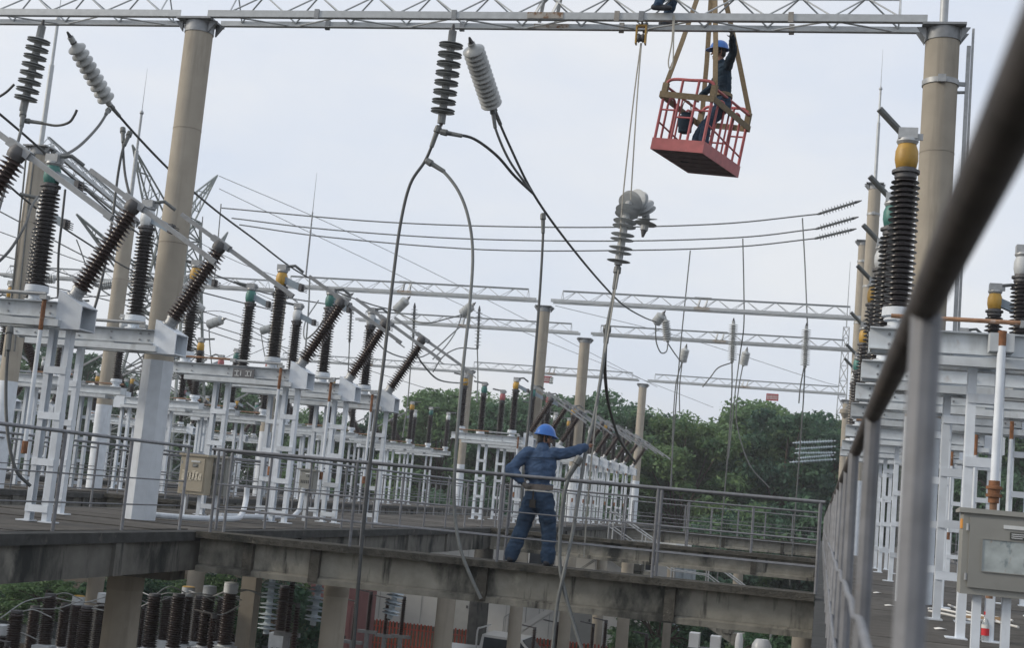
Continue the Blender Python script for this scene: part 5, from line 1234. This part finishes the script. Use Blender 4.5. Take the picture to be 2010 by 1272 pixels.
for tx,ty,tY,za,zb in ((260,284,67,17.2,20.6),(427,344,77,17.6,20.6),(447,456,78,14.6,16.4),(150,420,66,14.6,16.4)):
    tip=W(tx,ty,tY)-V(py.location); sg=1 if tip.x>0 else -1; m=MB()
    for k in (-1,1):
        A=V((sg*.85,k*.8,za)); Bq=V((sg*.75,k*.75,zb)); m.tube([A,tip],.06,5); m.tube([Bq,tip],.06,5); m.tube([V((-sg*.7,k*.7,za)),A],.05,4)
        for t in (.2,.4,.6,.8): m.tube([A.lerp(tip,t),Bq.lerp(tip,max(0,t-.2))],.03,4); m.tube([A.lerp(tip,t),Bq.lerp(tip,t)],.03,4)
    for t in (.0,.3,.6): m.tube([V((sg*.85,-.8,za)).lerp(tip,t),V((sg*.85,.8,za)).lerp(tip,t)],.03,4)
    m.build('crossarm','pylon_steel',py,off=(0,0,0))
mb=W(1652,800,125)
lattice_tower('radio_mast','slim lattice mast far behind the right columns',(mb.x,125,GZ),24,1.7,.5,[],'galvanised',r=.04,bays=16,cat='mast')
e=bpy.data.objects.get('radio_mast'); m=MB(); m.tube([(0,0,24),(0,0,30)],[.05,.02],6); m.build('antenna','galvanised',e,off=(0,0,0))
p=W(600,545,48); 
for i,(x0,y0,x1,y1,Y) in enumerate([(600,545,622,338,46),(308,395,341,140,34),(85,290,135,40,27)]):
    a=W(x0,y0,Y); b=W(x1,y1,Y); m=MB(); ln=(b-a).length; m.tube([a,a.lerp(b,.45)],.035,8); m.tube([a.lerp(b,.45),a.lerp(b,.62)],.028,8); m.tube([a.lerp(b,.62),b],[.014,.005],6)
    if i==0: tag(m.build('lightning_rod','galvanised_dull',off=tuple(a)),'thin lightning rod standing against the sky right of the tall column','lightning rod')

# ================================================================== TREES
def crown_mesh(name,seed,H,R,n,m_,size=.185,shape=1.):
    rng=np.random.default_rng(seed)
    nc=int(60+rng.integers(0,20)); 
    th=rng.uniform(0,2*np.pi,nc); u=rng.uniform(-.75,1,nc)
    rr=rng.uniform(.55,1.05,nc)**.6; s=np.sqrt(1-np.clip(u,-1,1)**2*.98)
    cx=R*rr*s*np.cos(th)*rng.uniform(.8,1.15,nc); cy=R*rr*s*np.sin(th); cz=H*.60+H*.40*rr*u*shape
    cr=R*rng.uniform(.17,.34,nc)
    idx=rng.integers(0,nc,n)
    d=rng.normal(size=(n,3)); d/=np.linalg.norm(d,axis=1)[:,None]; q=rng.uniform(0,1,n)**.45
    P=np.stack([cx[idx],cy[idx],cz[idx]],1)+d*(cr[idx]*q)[:,None]*np.array([1,1,.62])
    nrm=d*.7+rng.normal(size=(n,3))*.6+np.array([0,0,.45]); nrm/=np.linalg.norm(nrm,axis=1)[:,None]
    t=np.cross(nrm,rng.normal(size=(n,3))); t/=np.linalg.norm(t,axis=1)[:,None]; b=np.cross(nrm,t)
    sz=size*rng.uniform(.6,1.3,n)[:,None]
    vs_=np.stack([P-t*sz,P-b*sz*.5,P+t*sz,P+b*sz*.5],1).reshape(-1,3)
    me=bpy.data.meshes.new(name); me.vertices.add(4*n); me.vertices.foreach_set('co',vs_.ravel())
    me.loops.add(4*n); me.loops.foreach_set('vertex_index',np.arange(4*n)); me.polygons.add(n)
    me.polygons.foreach_set('loop_start',np.arange(0,4*n,4)); me.polygons.foreach_set('loop_total',np.full(n,4)); me.materials.append(MAT[m_]); me.update(); me.validate()
    tm=MB(); tm.tube(smoothpts([(0,0,0),(.1,.05,H*.25),(-.05,.1,H*.55),(0,0,H*.85)],4),[.26-.22*i/12 for i in range(13)],8)
    for i in range(0,nc,4):
        b0=V((0,0,H*rng.uniform(.28,.6))); c=V((cx[i],cy[i],cz[i])); tm.tube([b0,b0.lerp(c,.5)+V((0,0,.3)),c],[.09,.06,.02],5)
    return me,tm.mesh('trunk','bark')
TV=[crown_mesh('crown',k,14,(4.6,4.0,5.0,3.6,4.4)[k],(24000,20000,14000,13000,22000)[k],('leaf','leaf_dark','leaf','leaf_dark','leaf_light')[k]) for k in range(5)]
SV=[crown_mesh('crown',20+k,5.5,2.9,6000,('leaf_dark','leaf_dark','leaf')[k],size=.17,shape=1.25) for k in range(3)]
TP=[(-30,655,90,0),(70,640,96,1),(150,668,88,3),(245,735,92,0),(330,765,95,1),(430,735,90,0),(520,760,97,3),(600,800,92,2),(655,815,88,0),(745,800,90,1),(800,785,97,3),(875,768,89,0),(950,770,95,2),(1010,772,88,1),(1085,778,92,0),(1190,757,86,1),(1238,772,92,3),(1300,800,88,2),(1352,812,84,4),(1412,822,92,3),(1447,808,98,1),(1500,792,90,0),(1552,785,86,3),(1605,798,91,1),(1655,810,96,2),(1750,800,100,0),(1860,790,96,1),(1990,735,90,3),(2090,800,95,0)]
def ordn(i):
    return ORD[i] if i<12 else str(i+1)+('th' if i not in (20,21,22) else ('st','nd','rd')[i-20])
for i,(x,y,Y,k) in enumerate(TP):
    p=W(x,y,Y); H=p.z-GZ
    e=thing('tree','%s tree from the left in the tall tree line behind the yard'%ordn(i),'tree',(p.x,Y,GZ),random.uniform(0,6.28),'trees behind the yard')
    s=H/14.3; o=inst('crown',TV[k][0],e,(0,0,0)); t=inst('trunk',TV[k][1],e,(0,0,0)); sx=min(max(s,.62),1.05)*random.uniform(.95,1.15)
    for q in (o,t): q.scale=(sx,sx,s)
SP=[(250,1150,44),(300,1142,48),(420,1140,43),(470,1138,46),(560,1150,42),(600,1158,46),(-20,1140,48),(20,1150,46),(95,1140,44),(150,1148,47),(230,1160,50),(340,1140,52),(520,1150,55),(640,985,74),(760,985,75),(880,980,76),(1000,985,74),(1290,1085,66),(1345,1060,70),(1400,1030,76),(1460,1010,78),(1530,1000,80),(1590,1010,79),(1300,1175,48),(1360,1190,52),(1440,1205,50),(1530,1225,42),(1570,1238,40),(1180,990,80),(1100,985,78)]
for i,(x,y,Y) in enumerate(SP):
    p=W(x,y,Y); H=max(p.z-GZ,1.4); k=i%3
    e=thing('shrub','%s shrub from the left, low and leafy beneath or behind the walkways'%(ordn(sorted(range(len(SP)),key=lambda q:SP[q][0]).index(i))),'shrub',(p.x,Y,GZ),random.uniform(0,6.28),'low shrubs in the yard')
    s=H/5.7
    for q in (inst('foliage',SV[k][0],e,(0,0,0)),inst('stem',SV[k][1],e,(0,0,0))): q.scale=(max(s,.55),max(s,.55),s)

# ================================================================== HAZE
m=MB(); m.box(-3100,3100,-600,5100,GZ-1,28); hz=m.build('haze',[],smooth=0); hz['kind']='stuff'
hm=bpy.data.materials.new('haze_air'); hm.use_nodes=True; hn=hm.node_tree.nodes
for q in list(hn):
    if q.type!='OUTPUT_MATERIAL': hn.remove(q)
pv=hn.new('ShaderNodeVolumePrincipled'); pv.inputs['Color'].default_value=(.93,.96,1,1); pv.inputs['Density'].default_value=.0008; pv.inputs['Anisotropy'].default_value=.2
hm.node_tree.links.new(pv.outputs[0],[q for q in hn if q.type=='OUTPUT_MATERIAL'][0].inputs['Volume'])
hz.data.materials.append(hm)
